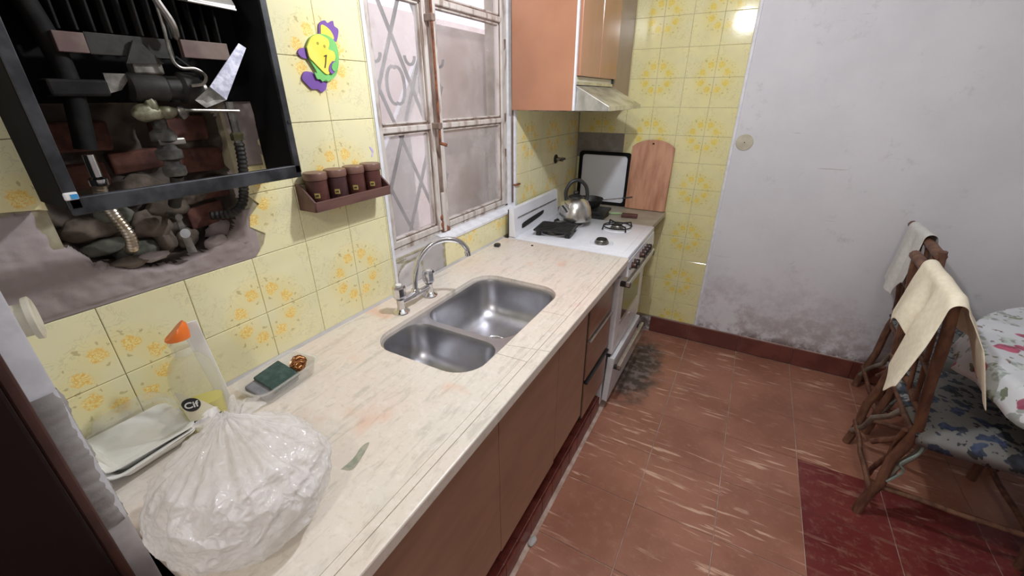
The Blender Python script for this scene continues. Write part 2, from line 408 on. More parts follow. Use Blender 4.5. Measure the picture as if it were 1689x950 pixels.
def boolean(me_a, cutters):
    a = bpy.data.objects.new('a', me_a); C.objects.link(a); tmp = [a]
    for me in cutters:
        c = bpy.data.objects.new('c', me); C.objects.link(c); tmp.append(c)
        md = a.modifiers.new('b', 'BOOLEAN'); md.operation = 'DIFFERENCE'; md.object = c; md.solver = 'EXACT'
    dg = bpy.context.evaluated_depsgraph_get(); me = bpy.data.meshes.new_from_object(a.evaluated_get(dg))
    for o in tmp: bpy.data.objects.remove(o)
    return me
def text_obj(txt, size, M, m, parent, name='lettering', extrude=.0002):
    cu = bpy.data.curves.new('t', 'FONT'); cu.body = txt; cu.size = size; cu.extrude = extrude; cu.align_x = 'CENTER'; cu.align_y = 'CENTER'; cu.offset = size*.018
    o = bpy.data.objects.new('t', cu); C.objects.link(o)
    dg = bpy.context.evaluated_depsgraph_get(); me = bpy.data.meshes.new_from_object(o.evaluated_get(dg)); bpy.data.objects.remove(o)
    me.transform(M); return new_obj(name, me, parent, m)
L = 2.7216; ZR = 1.15; Y0 = .2269; X0 = .4532; T = .15
CEIL = 2.55; XR = 3.4; YB = -1.3
WY0, WY1, WZ0, WZ1 = .995, 1.872, .985, 2.30     # window opening

# ---------------------------------------------------------------- setting
# left wall: grid of solid cells around the window and the hacked-out hole
HY0, HY1, HZ0, HZ1 = .225, .545, 1.17, 1.50
def wall_left():
    b = B(); x1, x0 = -.0035, -.16
    ys = [YB, .08, HY0, HY1, WY0, WY1, L+.1]; zs = [0, HZ0, HZ1, WZ0, WZ1, CEIL]
    zs = sorted(set(zs))
    for i in range(len(ys)-1):
        for j in range(len(zs)-1):
            yc = (ys[i]+ys[i+1])/2; zc = (zs[j]+zs[j+1])/2
            if WY0 < yc < WY1 and WZ0 < zc < WZ1: continue
            if HY0 < yc < HY1 and HZ0 < zc < HZ1:
                b.box((x0, ys[i], zs[j]), (-.09, ys[i+1], zs[j+1])); continue
            b.box((x0, ys[i], zs[j]), (x1, ys[i+1], zs[j+1]))
    return b.done('wall_left', 'grout', kind='structure')
wl = wall_left()
def clip_poly(poly, f):
    """keep the part of polygon (list of (a,b)) where f(a,b) >= 0"""
    out = []
    for i in range(len(poly)):
        p, q = poly[i], poly[(i+1) % len(poly)]; fp, fq = f(*p), f(*q)
        if fp >= 0: out.append(p)
        if (fp >= 0) != (fq >= 0):
            t = fp/(fp-fq); out.append((p[0]+(q[0]-p[0])*t, p[1]+(q[1]-p[1])*t))
    return out
tile_cache = {}
def tile(poly, cx, cz, plane, parent, m='flowered_tile'):
    """poly in (a,z) wall coordinates, motif centre (cx,cz). plane 'x' = left wall, 'y' = far wall"""
    a0 = sum(p[0] for p in poly)/len(poly); z0 = sum(p[1] for p in poly)/len(poly)
    key = (plane, m, tuple((round(p[0]-a0, 4), round(p[1]-z0, 4)) for p in poly), round((a0-cx) % .3, 3), round((z0-cz) % .3, 3))
    th = .0035
    if key not in tile_cache:
        bm = bmesh.new(); uvl = bm.loops.layers.uv.new('UV'); g = .0012; n = len(poly)
        def P(a, z, d):
            return Vector((d, a-a0, z-z0)) if plane == 'x' else Vector((a-a0, -d, z-z0))
        def shrink(p, k):
            dx, dz = a0-p[0], z0-p[1]; l = math.hypot(dx, dz) or 1
            return p[0]+math.copysign(min(abs(dx), k), dx), p[1]+math.copysign(min(abs(dz), k), dz)
        r0 = [bm.verts.new(P(*shrink(p, .0007), -th)) for p in poly]; r1 = [bm.verts.new(P(*shrink(p, .0007), -.0008)) for p in poly]
        r2 = [bm.verts.new(P(*shrink(p, .0020), 0)) for p in poly]
        for A, Bq in ((r0, r1), (r1, r2)):
            for i in range(n): bm.faces.new((A[i], A[(i+1) % n], Bq[(i+1) % n], Bq[i]))
        bm.faces.new(r2)
        bmesh.ops.recalc_face_normals(bm, faces=bm.faces)
        for f in bm.faces:
            for lp in f.loops:
                co = lp.vert.co; a = (co.y if plane == 'x' else co.x)+a0; z = co.z+z0
                lp[uvl].uv = ((a-cx), (z-cz))
        me = bpy.data.meshes.new('tile'); bm.to_mesh(me); bm.free(); me.materials.append(MATS[m]); tile_cache[key] = me
    o = bpy.data.objects.new('tile', tile_cache[key]); C.objects.link(o)
    o.location = (0, a0, z0) if plane == 'x' else (a0, L, z0); o.parent = parent
    return o
def jag(z): return .557+.012*math.sin(z*70)+.009*math.sin(z*173+1)
jn = -1
for j in range(-1, 17):
    for k in range(-2, 9):
        ya, yb = Y0+j*T, Y0+(j+1)*T; za, zb = ZR+k*T, ZR+(k+1)*T
        if j == 16: yb = L-.004
        if yb > L-.004: yb = L-.004
        if za >= 2.45: continue
        za = max(za, .868) if k <= -2 else za
        zb = min(zb, 2.45)
        poly = [(ya, za), (yb, za), (yb, zb), (ya, zb)]
        if k >= 0 and k <= 2:       # broken edge of the hacked-out patch
            if yb <= .53 and ya > .2: continue
            if ya < .557 < yb:
                poly = [(jag(z), z) for z in [za+(zb-za)*q/6 for q in range(7)]][::-1]+[(yb, za), (yb, zb)]
                if k == 1: poly = [(jag(z), z) for z in (1.362, 1.35, 1.34, 1.33, 1.32, 1.31, za)]+[(yb, za), (yb, zb), (.613, zb), (.613, 1.362)]
                if k == 2: poly = [(.613, zb), (.613, za), (yb, za), (yb, zb)]
            if ya < .1:
                if k == 0: continue
                if k == 1: poly = [(ya, 1.352), (yb-.01, 1.338), (yb, 1.335), (yb, zb), (ya, zb)]
            if j == 0 : continue
        # window
        pieces = [poly]
        if ya < WY1 and yb > WY0-.012:
            new = []
            for p in pieces:
                a = clip_poly(p, lambda u, v: (WY0-.012)-u)
                if len(a) > 2: new.append(a)
                a = clip_poly(p, lambda u, v: u-WY1)
                if len(a) > 2: new.append(a)
                mid = clip_poly(clip_poly(p, lambda u, v: u-(WY0+.28)), lambda u, v: WY1-u) if yb > WY0+.28 else []
                if mid:
                    m2 = clip_poly(mid, lambda u, v: (WZ0-.014)-v)
                    if len(m2) > 2: new.append(m2)
            pieces = new
        cz = ZR-T; 
        for p in pieces:
            area_ = abs(sum(p[i][0]*p[(i+1) % len(p)][1]-p[(i+1) % len(p)][0]*p[i][1] for i in range(len(p))))/2
            if area_ < .0004: continue
            cy = Y0+.3*round((ya+T/2-Y0)/.3); tile(p, cy, cz+.3*round((za+T/2-cz)/.3), 'x', wl)
# white edge strips beside the window
B((0, 0, 0)).box((-.003, WY0-.012, .868), (.002, WY0, 2.45)).done('edge_strip', 'white_edge_paint', wl)
B().box((-.10, WY1-.003, WZ0), (.001, WY1+.010, 2.45)).done('edge_strip', 'white_edge_paint', wl)
# grey mortar patch under the window
def mortar_patch():
    bm = bmesh.new(); ny, nz = 36, 16; V = {}
    for i in range(ny+1):
        for j in range(nz+1):
            y = WY0+.001+(.276)*i/ny; z = .866+(.116)*j/nz
            h = -.001+.004*noise.noise(Vector((y*22, z*22, 1)))+.002*noise.noise(Vector((y*70, z*70, 4)))
            # crack outlines
            d1 = abs(math.hypot((y-1.07)/1.2, z-.90)-.062); h -= .010*max(0, 1-d1/.005)*(1 if y < 1.14 else .3)
            d2 = abs(y-1.15-.02*math.sin(z*60)); h -= .010*max(0, 1-d2/.004)*(1 if z < .94 else 0)
            h -= .012*max(0, 1-abs(y-1.268)/.005)
            V[i, j] = bm.verts.new((h, y, z))
    for i in range(ny):
        for j in range(nz): bm.faces.new((V[i, j], V[i+1, j], V[i+1, j+1], V[i, j+1]))
    return new_obj('mortar_patch', bm_mesh(bm), wl, 'grey_mortar', True)
mortar_patch()
# plaster of the hacked-out patch behind the heater
def hole_d(y, z):
    # depth factor 0..1 of the cavity
    a = math.atan2((z-1.265)/.078, (y-.385)/.145); rr = math.hypot((y-.385)/.145, (z-1.265)/.078)
    rr += .16*noise.noise(Vector((math.cos(a)*2, math.sin(a)*2, 3)))+.10*noise.noise(Vector((y*40, z*40, 0)))
    if z > 1.27: rr = min(rr, abs(y-.385)/.165+.12*noise.noise(Vector((y*30, z*30, 0)))) if z < 1.50 else rr
    return max(0, min(1, (1.05-rr)/.16))
def plaster_patch():
    bm = bmesh.new(); ny, nz = 130, 120; V = {}
    for i in range(ny+1):
        for j in range(nz+1):
            y = .078+.538*i/ny; z = 1.151+.38*j/nz
            h = .0035*noise.noise(Vector((y*14, z*14, 0)))+.004*noise.noise(Vector((y*45, z*45, 2)))+.0015*noise.noise(Vector((y*120, z*120, 2)))+.001
            if z < 1.158: h = min(h, 0)
            d = hole_d(y, z)
            edge = d*(1-d)*4
            h -= d*(.055+.016*noise.noise(Vector((y*30, z*30, 7))))+edge*.006*noise.noise(Vector((y*90, z*90, 1)))
            if y > .54 and z < 1.366: h = min(h, -.002-.03*min(.02, max(0, (y-.55)))*10)
            if y < .224 and z > 1.338+.006*noise.noise(Vector((y*60, 3, 0))): h = -.006
            V[i, j] = bm.verts.new((h, y, z))
    for i in range(ny):
        for j in range(nz): bm.faces.new((V[i, j], V[i+1, j], V[i+1, j+1], V[i, j+1]))
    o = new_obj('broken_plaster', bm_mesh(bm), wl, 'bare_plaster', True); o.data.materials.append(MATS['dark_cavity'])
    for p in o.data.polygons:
        if p.center.x < -.022: p.material_index = 1  # deep faces take the dark material, painting the shade inside the hole
    return o
plaster_patch()
def lump(c, r, seed, m, name, parent, squash=(1, 1, 1), sub=3, sharp=.35):
    bm = bmesh.new(); bmesh.ops.create_icosphere(bm, subdivisions=sub, radius=1)
    for v in bm.verts:
        n = noise.noise(v.co*1.3+Vector((seed, 0, 0)))*sharp+noise.noise(v.co*3.5+Vector((0, seed, 0)))*sharp*.5
        v.co = Vector((v.co.x*squash[0], v.co.y*squash[1], v.co.z*squash[2]))*(1+n)*r+Vector(c)
    return new_obj(name, bm_mesh(bm), parent, m, True)
random.seed(3)
for i, (y, z, r, m, sq) in enumerate([(.275, 1.285, .030, 'rubble', (.6, 1.5, .7)), (.285, 1.245, .026, 'rubble_green', (.6, 1.6, .6)), (.335, 1.225, .026, 'rubble_green', (.7, 1.5, .7)),
        (.37, 1.27, .030, 'rubble', (.6, 1.2, 1)), (.41, 1.30, .028, 'rubble', (.6, 1.5, .9)), (.385, 1.232, .022, 'rubble', (.8, .8, 1.3)), (.425, 1.225, .022, 'rubble', (.7, 1, 1)),
        (.315, 1.30, .026, 'rubble_green', (.6, 1.2, .8)), (.45, 1.315, .026, 'rubble', (.6, 1.6, .8)), (.31, 1.212, .018, 'rubble', (1, 1.9, .6)), (.345, 1.213, .016, 'bare_plaster', (1, 1.8, .6)), (.37, 1.345, .030, 'rubble', (.6, 1.4, .8)),
        (.50, 1.225, .024, 'bare_plaster', (.8, 1.3, 1)), (.47, 1.205, .018, 'bare_plaster', (.8, 1.4, 1)), (.515, 1.20, .017, 'bare_plaster', (.8, 1.2, .9)), (.262, 1.215, .014, 'bare_plaster', (.8, 1, 1))]):
    lump((-.042 if z > 1.22 else -.012, y, z), r, i*3.3, m, 'rubble_lump', wl, sq)
def brick(y0, y1, z0, z1, x0, x1, rot=0):
    c = Vector(((x0+x1)/2, (y0+y1)/2, (z0+z1)/2)); M = Matrix.Translation(c) @ Matrix.Rotation(rot, 4, 'X') @ Matrix.Translation(-c)
    bb = B(); bb.box((x0, y0, z0), (x1, y1, z1), .004, M); o = bb.done('brick', 'brick_red', wl)
    for v in o.data.vertices: v.co += Vector((noise.noise(v.co*60), noise.noise(v.co*60+Vector((5, 0, 0))), noise.noise(v.co*60+Vector((0, 5, 0)))))*.004
    return o
for q in [(.44, .515, 1.243, 1.288, -.09, -.035, .1), (.45, .545, 1.36, 1.41, -.09, -.035, -.03), (.255, .335, 1.355, 1.40, -.09, -.035, .04), (.43, .53, 1.425, 1.475, -.09, -.035, 0), (.26, .36, 1.42, 1.47, -.09, -.035, 0), (.345, .43, 1.375, 1.415, -.09, -.04, .05), (.47, .54, 1.30, 1.345, -.09, -.035, 0)]: brick(*q)
# far wall
fw = B(); fw.box((-.16, L+.0035, 0), (XR+.1, L+.15, CEIL)); fw = fw.done('wall_far', 'painted_wall', kind='structure')
XE = X0+3*T-.002
B().box((0, L+.0010, .1), (XE-.003, L+.0035, 2.45)).done('grout_bed', 'grout', fw)
for j in range(-4, 3):
    for k in range(-7, 9):
        xa, xb = X0+j*T, X0+(j+1)*T; za, zb = ZR+k*T, ZR+(k+1)*T
        xa = max(xa, .001); xb = min(xb, XE-.001); za = max(za, .115); zb = min(zb, 2.45)
        if xb-xa < .01 or zb-za < .01: continue
        mt = 'grey_tile' if (k == 0 and j < -1) else 'flowered_tile_far'
        if mt not in MATS: simple('grey_tile', (.30, .28, .25), (.22, .20, .18), 16, .4, src='geo')  # plain grey tiles in the left columns of one row
        cx = X0+.3*round((xa+T/2-X0)/.3); cz = ZR-T
        tile([(xa, za), (xb, za), (xb, zb), (xa, zb)], cx, cz+.3*round((za+T/2-cz)/.3), 'y', fw, mt)
B().box((XE, L-.002, .115), (XE+.014, L+.004, 2.45), .001).done('edge_strip', 'white_edge_paint', fw)
B().box((-.16, YB-.1, -.12), (XR+.1, L+.15, -.004)).done('floor', 'floor_grout', kind='structure'); fl = bpy.data.objects['floor']
B().box((-.16, YB-.1, CEIL), (XR+.1, L+.15, CEIL+.1)).done('ceiling', 'ceiling_paint', kind='structure')
B().box((XR, YB-.1, 0), (XR+.1, L+.0035, CEIL)).done('wall_right', 'room_wall', kind='structure')
B().box((-.16, YB-.1, 0), (XR, YB, CEIL)).done('wall_back', 'room_wall', kind='structure')
# floor tiles
FX0, FY0, FT = .8812, 2.457, .2965
def floor_tile(ix, iy, m):
    xa, xb = FX0+ix*FT, FX0+(ix+1)*FT; ya, yb = FY0-(iy)*FT, FY0-(iy-1)*FT
    xa = max(xa, .59 if xa < .6 else xa); yb = min(yb, L-.016)
    if ya >= yb: return
    key = ('f', m, round(xb-xa, 4), round(yb-ya, 4))
    if key not in tile_cache:
        g = .0030; w, h = (xb-xa)/2-g/2, (yb-ya)/2-g/2
        b = B(); b.box((-w, -h, -.004), (w, h, 0)); 
        top = [e for e in b.bm.edges if all(abs(v.co.z) < 1e-6 for v in e.verts)]
        bmesh.ops.bevel(b.bm, geom=top, offset=.0012, segments=1, affect='EDGES')
        me = bm_mesh(b.bm); me.materials.append(MATS[m]); tile_cache[key] = me
    o = bpy.data.objects.new('tile', tile_cache[key]); C.objects.link(o); o.parent = fl
    o.location = ((xa+xb)/2, (ya+yb)/2, random.uniform(-.0006, 0)); o.rotation_euler = (random.uniform(-.0015, .0015), random.uniform(-.0015, .0015), 0)
for ix in range(-1, 8):
    for iy in range(0, 12):
        red = (ix >= 2 and iy >= 3) or (ix >= 3 and iy >= 4)
        floor_tile(ix, iy, 'red_floor_tile' if red else 'worn_floor_tile')
# skirting of the far wall, piece by piece
sk = B(); sk.box((.62, L-.004, 0), (XR, L+.003, .113)); sk = sk.done('baseboard_far', 'floor_grout', kind='structure')
xx = .62
while xx < XR-.05:
    xe = min(xx+.2965, XR-.002) if xx > .7 else FX0
    B().box((xx+.0012, L-.014, .0), (xe-.0012, L-.003, .112+random.uniform(-.001, .002)), .002, segs=1).done('tile', 'skirting_tile', sk); xx = xe
# far wall cover plate
cp = B((.965, L, 1.277)); cp.lathe([(.0, 0), (.042, 0), (.043, .002), (.041, .004), (.0, .0045)], (.965, L+.0035, 1.277), 28, Matrix.Rotation(PI/2, 3, 'X'))
cp = cp.done('cover_plate', 'pvc_cream', None, True); tag(cp, 'round beige blank cover plate on the grey far wall', 'cover plate')
simple('screw_dark', (.05, .04, .03), (.08, .06, .05), 20, .5)
B().lathe([(0, 0), (.003, 0), (.003, .001), (0, .001)], (.0, -.0012, 0), 8, Matrix.Rotation(PI/2, 3, 'X')).done('screw', 'screw_dark', cp)

# jamb / pillar at the left, with its plaster edge and the dark wooden frame
jb = B(); jb.box((.02, -.30, 0), (.30, .093, CEIL)); jb = jb.done('wall_near', 'white_edge_paint', kind='structure')
# broken, unpainted stretch of the corner
def broken_corner():
    bm = bmesh.new(); nz = 70; V = []
    for j in range(nz+1):
        z = .93+.237*j/nz; row = []
        e = min(1, min(j, nz-j)/4)
        for i, (x, y) in enumerate([(.3005, .060), (.3022, .070), (.3022, .080), (.301, .088), (.296, .0945), (.285, .0945), (.27, .0935)]):
            k = .0022*noise.noise(Vector((x*300, y*90, z*32)))+.0015*noise.noise(Vector((x*300, y*300, z*120)))
            row.append(bm.verts.new((x+k*e, y+k*1.5*e, z)))
        V.append(row)
    for a, b in zip(V, V[1:]):
        for i in range(len(a)-1): bm.faces.new((a[i], a[i+1], b[i+1], b[i]))
    return new_obj('broken_edge', bm_mesh(bm), jb, 'chipped_mortar', True)
broken_corner()
dd = B(); dd.box((.295, -.34, 0), (.335, .052, CEIL-.01), .004); dd = dd.done('door_1', 'brown_door', kind='structure')
B().box((.297, .0522, 0), (.326, .066, CEIL-.01), .003).done('door_stop', 'brown_door_edge', dd)

# ---------------------------------------------------------------- window_1
XW = -.045
win = B(); D0, D1 = XW-.03, XW
def bar(b, y0, y1, z0, z1, x0=D0, x1=D1, bev=.003): b.box((x0, y0, z0), (x1, y1, z1), bev, segs=1)
bar(win, WY0, WY0+.035, WZ0, WZ1); bar(win, WY1-.03, WY1, WZ0, WZ1); bar(win, WY0, WY1, WZ1-.03, WZ1); bar(win, WY0, WY1, WZ0, WZ0+.022)
win = win.done('window_1', 'old_white_frame', kind='structure')
sashes = [(WY0+.036, 1.318), (1.345, WY1-.034)]
for si, (a, c) in enumerate(sashes):
    fr = B(); x1 = D1+.006
    bar(fr, a, a+.022, WZ0+.024, 2.27, D0, x1); bar(fr, c-.024, c, WZ0+.024, 2.27, D0, x1)
    rows = [WZ0+.024, 1.398, 1.798, 2.25]
    for k, zz in enumerate(rows): bar(fr, a+.002, c-.002, zz, zz+.024 if k in (0, 3) else zz+.020, D0+.001, x1-.0012)
    # fine inner bead
    for k in range(3):
        z0, z1 = rows[k]+.026, rows[k+1]-.004
        for (p0, p1, q0, q1) in ((a+.026, a+.032, z0, z1), (c-.034, c-.028, z0, z1), (a+.026, c-.028, z0, z0+.006), (a+.026, c-.028, z1-.006, z1)):
            bar(fr, p0, p1, q0, q1, D0+.004, D1-.004, .001)
    f = fr.done('sash', 'old_white_frame', win)
    dk = B()
    for k in range(3):
        z0, z1 = rows[k]+.0205, rows[k+1]-.0005
        dk.box((D0+.004, a+.0215, z0), (D1-.002, a+.0262, z1)); dk.box((D0+.004, c-.0285, z0), (D1-.002, c-.0236, z1))
        dk.box((D0+.004, a+.022, z0), (D1-.002, c-.024, z0+.0045)); dk.box((D0+.004, a+.022, z1-.0035), (D1-.002, c-.024, z1))
    dk.done('putty_line', 'frame_brown_paint', f)
    for k in range(3):
        B().box((D0+.012, a+.024, rows[k]+.018), (D0+.015, c-.026, rows[k+1]+.002)).done('pane', 'dirty_glass', f)
# centre mullion, hinges, rust
mu = B(); mu.box((D0, 1.3185, WZ0+.02), (D1+.004, 1.3445, 2.28), .002, segs=1); mu.done('mullion', 'frame_brown_paint', win)
for z in (1.26, 1.42, 1.72, 2.0):
    B().tube([(D1+.006, WY1-.032, z-.018), (D1+.006, WY1-.032, z+.018)], .006, 8).done('hinge', 'frame_brown_paint', win)
B().box((-.016, WY1-.012, WZ0+.03), (-.010, WY1-.002, 2.25), .001, segs=1).done('frame_stile', 'frame_brown_paint', win)
B().box((-.006, WY1-.010, 1.10), (.012, WY1+.035, 1.108), .001, segs=1).done('bracket', 'rust', win)
for (y, z, s) in ((1.325, 1.03, .018), (1.332, 1.005, .022), (1.35, .998, .02), (1.318, 1.06, .012)):
    lump((D1+.006, y, z), s, y*50+z, 'rust', 'rust_patch', win, (.25, .8, 1))
B().box((D1-.001, 1.322, 1.0), (D1+.012, 1.340, 1.16), .003).done('bolt_guide', 'old_white_frame', win)
# espagnolette rod on the mullion
bo = B(); bo.tube([(-.012, 1.306, 2.2), (-.012, 1.308, 1.345)], .0045, 8); bo.tube([(-.012, 1.308, 1.350), (.010, 1.318, 1.343)], .006, 8)
bo.done('window_bolt', 'rust', win)
for z in (1.40, 1.74): B().box((-.04, 1.298, z), (-.004, 1.318, z+.022), .003).done('bolt_keeper', 'frame_brown_paint', win)
sl = B(); sl.prism([(-.075, 1.275, WZ0-.012), (.0035, 1.275, WZ0-.012), (.0035, 1.275, WZ0-.002), (-.03, 1.275, WZ0+.012), (-.075, 1.275, WZ0+.012)], (0, WY1-1.275, 0)); sl.done('sill', 'white_edge_paint', win)
sl = B(); sl.prism([(-.075, WY0, WZ0-.012), (-.002, WY0, WZ0-.006), (-.03, WY0, WZ0+.006), (-.075, WY0, WZ0+.008)], (0, 1.274-WY0, 0)); sl.done('sill', 'grey_mortar', win)
# grille outside
gr = thing('window_grille', 'wrought iron diamond grille with scrolls behind the left sash', 'grille', (-.15, 1.24, 1.0))
def gbar(pts, r=.0068): 
    b = B((-.15, 1.24, 1.0)); b.tube(pts, r, 6); return b.done('bar', 'iron_grille', gr)
GX = -.135
for cy in (1.065, 1.235, 1.405):
    for z0 in (.865, 1.205, 1.545, 1.885):
        h = .17
        for s in (-1, 1):
            gbar([(GX+.004*s, cy-.085*s, z0), (GX+.004*s, cy, z0+h)]); gbar([(GX+.004*s, cy, z0+h), (GX+.004*s, cy+.085*s, z0+2*h)])
    for z0 in (1.545, 1.885):
        for s in (-1, 1):
            gbar([(GX, cy+s*(.010+.034*math.sin(a)), z0+.060*math.cos(a)) for a in [PI*(-.12+1.24*k/14) for k in range(15)]], .0058)
            gbar([(GX, cy+s*.085-.026*math.cos(a), z0+.098-.028*math.sin(a)) for a in [PI*k/8 for k in range(9)]], .0055)
# patio beyond the window
pw = B((-1.5, 1.6, 0)); pw.box((-1.6, -.6, -.1), (-1.5, 4.6, 2.1)); pw = pw.done('patio_wall', 'patio_wall'); tag(pw, 'pinkish rough patio wall seen through the window', 'wall')
pf = B((-.9, 1.6, 0)); pf.box((-1.5, -.6, -.1), (-.17, 4.6, -.02)); pf = pf.done('patio_floor', 'patio_wall', kind='structure')
bd = B((-.42, 2.0, .0)); bd.box((-.215, 1.55, -.02), (-.195, 2.10, 1.775), .004); bd = bd.done('leaning_board', 'board_beige'); tag(bd, 'tall beige board standing outside behind the right sash', 'board')
bd['label'] = 'tall beige board standing outside behind the right sash'
wp = B((-.8, 1.2, 0)); wp.prism([(-.60, .68, -.02), (-.60, .80, -.02), (-.60, 1.98, 1.64), (-.60, 1.91, 1.69)], (-.03, 0, 0), .004); wp = wp.done('leaning_plank', 'white_edge_paint'); tag(wp, 'white plank leaning diagonally outside behind the lower left panes', 'plank')
hg = thing('hanging_plant', 'green leafy plant hanging outside behind the top of the left sash', 'plant', (-.6, 1.45, 2.05))
for i in range(16):
    a = random.uniform(0, 6.28); r0 = random.uniform(.01, .07); y = 1.45+r0*math.cos(a)*1.8; x = -.6+r0*math.sin(a); z = random.uniform(1.88, 1.98); ln = random.uniform(.06, .1)
    dy = random.uniform(-.03, .03)
    b = B((-.6, 1.45, 2.05)); b.loft([[(x, y-.002, z+ln), (x+.002, y, z+ln), (x, y+.002, z+ln)], [(x, y-.011+dy*.5, z+ln*.5), (x+.004, y+dy*.5, z+ln*.5), (x, y+.011+dy*.5, z+ln*.5)], [(x, y+dy-.001, z), (x+.001, y+dy, z), (x, y+dy+.001, z)]])
    b.done('leaf', 'leaf_green', hg)
B((-.6, 1.45, 2.05)).tube([(-.6, 1.45, 2.05), (-.6, 1.45, 2.6)], .004, 6).done('stem', 'leaf_green', hg)
B((-.6, 1.45, 2.05)).lathe([(.03, 0), (.06, .04), (.065, .08), (.03, .09)], (-.6, 1.45, 1.96), 14).done('pot', 'jar_wood', hg, True)
pl = thing('patio_pot', 'dark flowerpot on a ledge outside behind the left sash', 'flowerpot', (-1.1, 1.75, .0))
B((-1.1, 1.75, 0)).box((-1.45, 1.2, -.02), (-.95, 2.2, 1.28), .01).done('ledge', 'grey_mortar', pl)
B((-1.1, 1.75, 0)).lathe([(.07, 0), (.10, .13), (.105, .14), (.09, .14), (.08, .12)], (-1.1, 1.72, 1.28), 20).done('pot', 'black_metal', pl, True)

# ---------------------------------------------------------------- water heater
HO = (0, .42, 1.35)
ht = thing('water_heater', 'black open-fronted gas water heater with its cover missing', 'water heater', HO)
HA, HB, HZ, HT, HD = .222, .618, 1.352, 2.10, .12
def hp(): return B(HO)
hp().box((.003, HA, HZ), (HD, HA+.004, HT)).done('side_panel', 'black_enamel', ht)
hp().box((.003, HB-.004, HZ), (HD, HB, HT)).done('side_panel', 'black_enamel', ht)
hp().box((.003, HA+.004, 1.50), (.008, HB-.004, HT)).done('back_panel', 'black_enamel', ht)
hp().box((HD-.004, HA, HZ), (HD+.004, HA+.016, HT), .001).done('front_lip', 'grey_black_lip', ht)
hp().box((HD-.004, HB-.010, HZ), (HD+.004, HB+.004, HT), .001).done('front_lip', 'grey_black_lip', ht)
hp().box((HD-.006, HA+.002, HZ-.010), (HD+.004, HB+.003, HZ+.017), .002).done('bottom_bar', 'grey_black_lip', ht)
hp().box((.085, HB-.06, HZ+.0), (HD-.006, HB-.004, HZ+.012), .002).done('corner_bracket', 'black_metal', ht)
hp().tube([(HD+.0035, HB-.002, 1.46), (HD+.006, HB-.002, 1.46)], .0035, 8).done('screw', 'dark_plastic', ht)
lb = hp().box((HD+.004, HA-.002, 1.3665), (HD+.010, HA+.0145, 1.378), .002).done('corner_cap', 'white_plastic', ht)
simple('label_blue', (.04, .30, .62), (.06, .34, .66), 10, .4)
hp().box((HD+.0101, HA+.005, 1.368), (HD+.0106, HA+.0135, 1.375)).done('blue_sticker', 'label_blue', lb)
# burner: manifold plate and fins
pb = hp().box((.062, .298, 1.572), (.074, .335, 1.600), .001).done('manifold_plate', 'pink_plate', ht)
hp().box((.060, .3355, 1.571), (.072, .455, 1.602), .001).done('manifold_plate', 'soot_metal', ht)
hp().box((.062, .4705, 1.575), (.074, .553, 1.604), .001).done('manifold_plate', 'pink_plate', ht)
for i in range(13):
    y = .290+i*.0215; hp().box((.012, y, 1.604), (.060, y+.004, 1.70), .001, segs=1).done('burner_fin', 'sooty_black', ht)
hp().box((.010, HA+.03, 1.71), (.09, HB-.05, 1.86), .006).done('combustion_box', 'black_enamel', ht)
hp().prism([(.075, .478, 1.665), (.105, .484, 1.660), (.105, .568, 1.660), (.075, .575, 1.668), (.060, .575, 1.715), (.060, .478, 1.715)], (.0, 0, .006)).done('deflector_plate', 'aluminium', ht)
hp().tube([(.108, .483, 1.662), (.108, .566, 1.659)], .0025, 6).done('plate_edge', 'aluminium', ht)
# gas valve body
M90y = Matrix.Rotation(-PI/2, 3, 'X')
hp().lathe([(0, 0), (.022, 0), (.025, .006), (.025, .05), (.020, .055), (.020, .075), (.027, .08), (.027, .105), (.018, .112), (0, .112)], (.06, .375, 1.524), 20, M90y).done('gas_valve', 'soot_metal', ht, True)
hp().lathe([(0, 0), (.017, 0), (.017, .006), (.009, .012), (0, .012)], (.06, .487, 1.522), 16, M90y).done('valve_cap', 'dull_steel', ht, True)
hp().box((.05, .385, 1.545), (.075, .43, 1.565), .003).done('valve_block', 'dull_steel', ht)
hp().prism([(.075, .375, 1.560), (.075, .395, 1.595), (.075, .402, 1.596), (.075, .430, 1.562)], (.006, 0, 0)).done('bracket', 'soot_metal', ht)
hp().tube(spline([(.085, .441, 1.70), (.095, .440, 1.63), (.095, .438, 1.575), (.095, .447, 1.557), (.095, .472, 1.556), (.095, .486, 1.545), (.092, .480, 1.532), (.085, .462, 1.528)], 6), .0028, 8).done('pilot_tube', 'dull_steel', ht, True)
hp().tube(spline([(.10, .425, 1.70), (.10, .437, 1.66), (.10, .452, 1.625), (.095, .455, 1.60)], 5), [.002]*4+[.006]*11+[.002], 8).done('igniter_lead', 'dull_steel', ht, True)
hp().tube([(.08, .452, 1.575), (.08, .475, 1.556), (.08, .487, 1.545)], .002, 6).done('thin_wire', 'soot_metal', ht)
# lever of galvanised sheet
hp().prism([(.138, .537, 1.600), (.140, .548, 1.593), (.140, .487, 1.504), (.136, .466, 1.526)], (.0015, 0, 0)).done('lever', 'galvanised', ht)
hp().prism([(.136, .466, 1.526), (.140, .487, 1.504), (.138, .449, 1.491), (.132, .437, 1.504)], (.0015, 0, 0)).done('lever', 'dull_steel', ht)
hp().tube([(.08, .44, 1.487), (.08, .54, 1.483)], .003, 8).done('control_rod', 'dull_steel', ht)
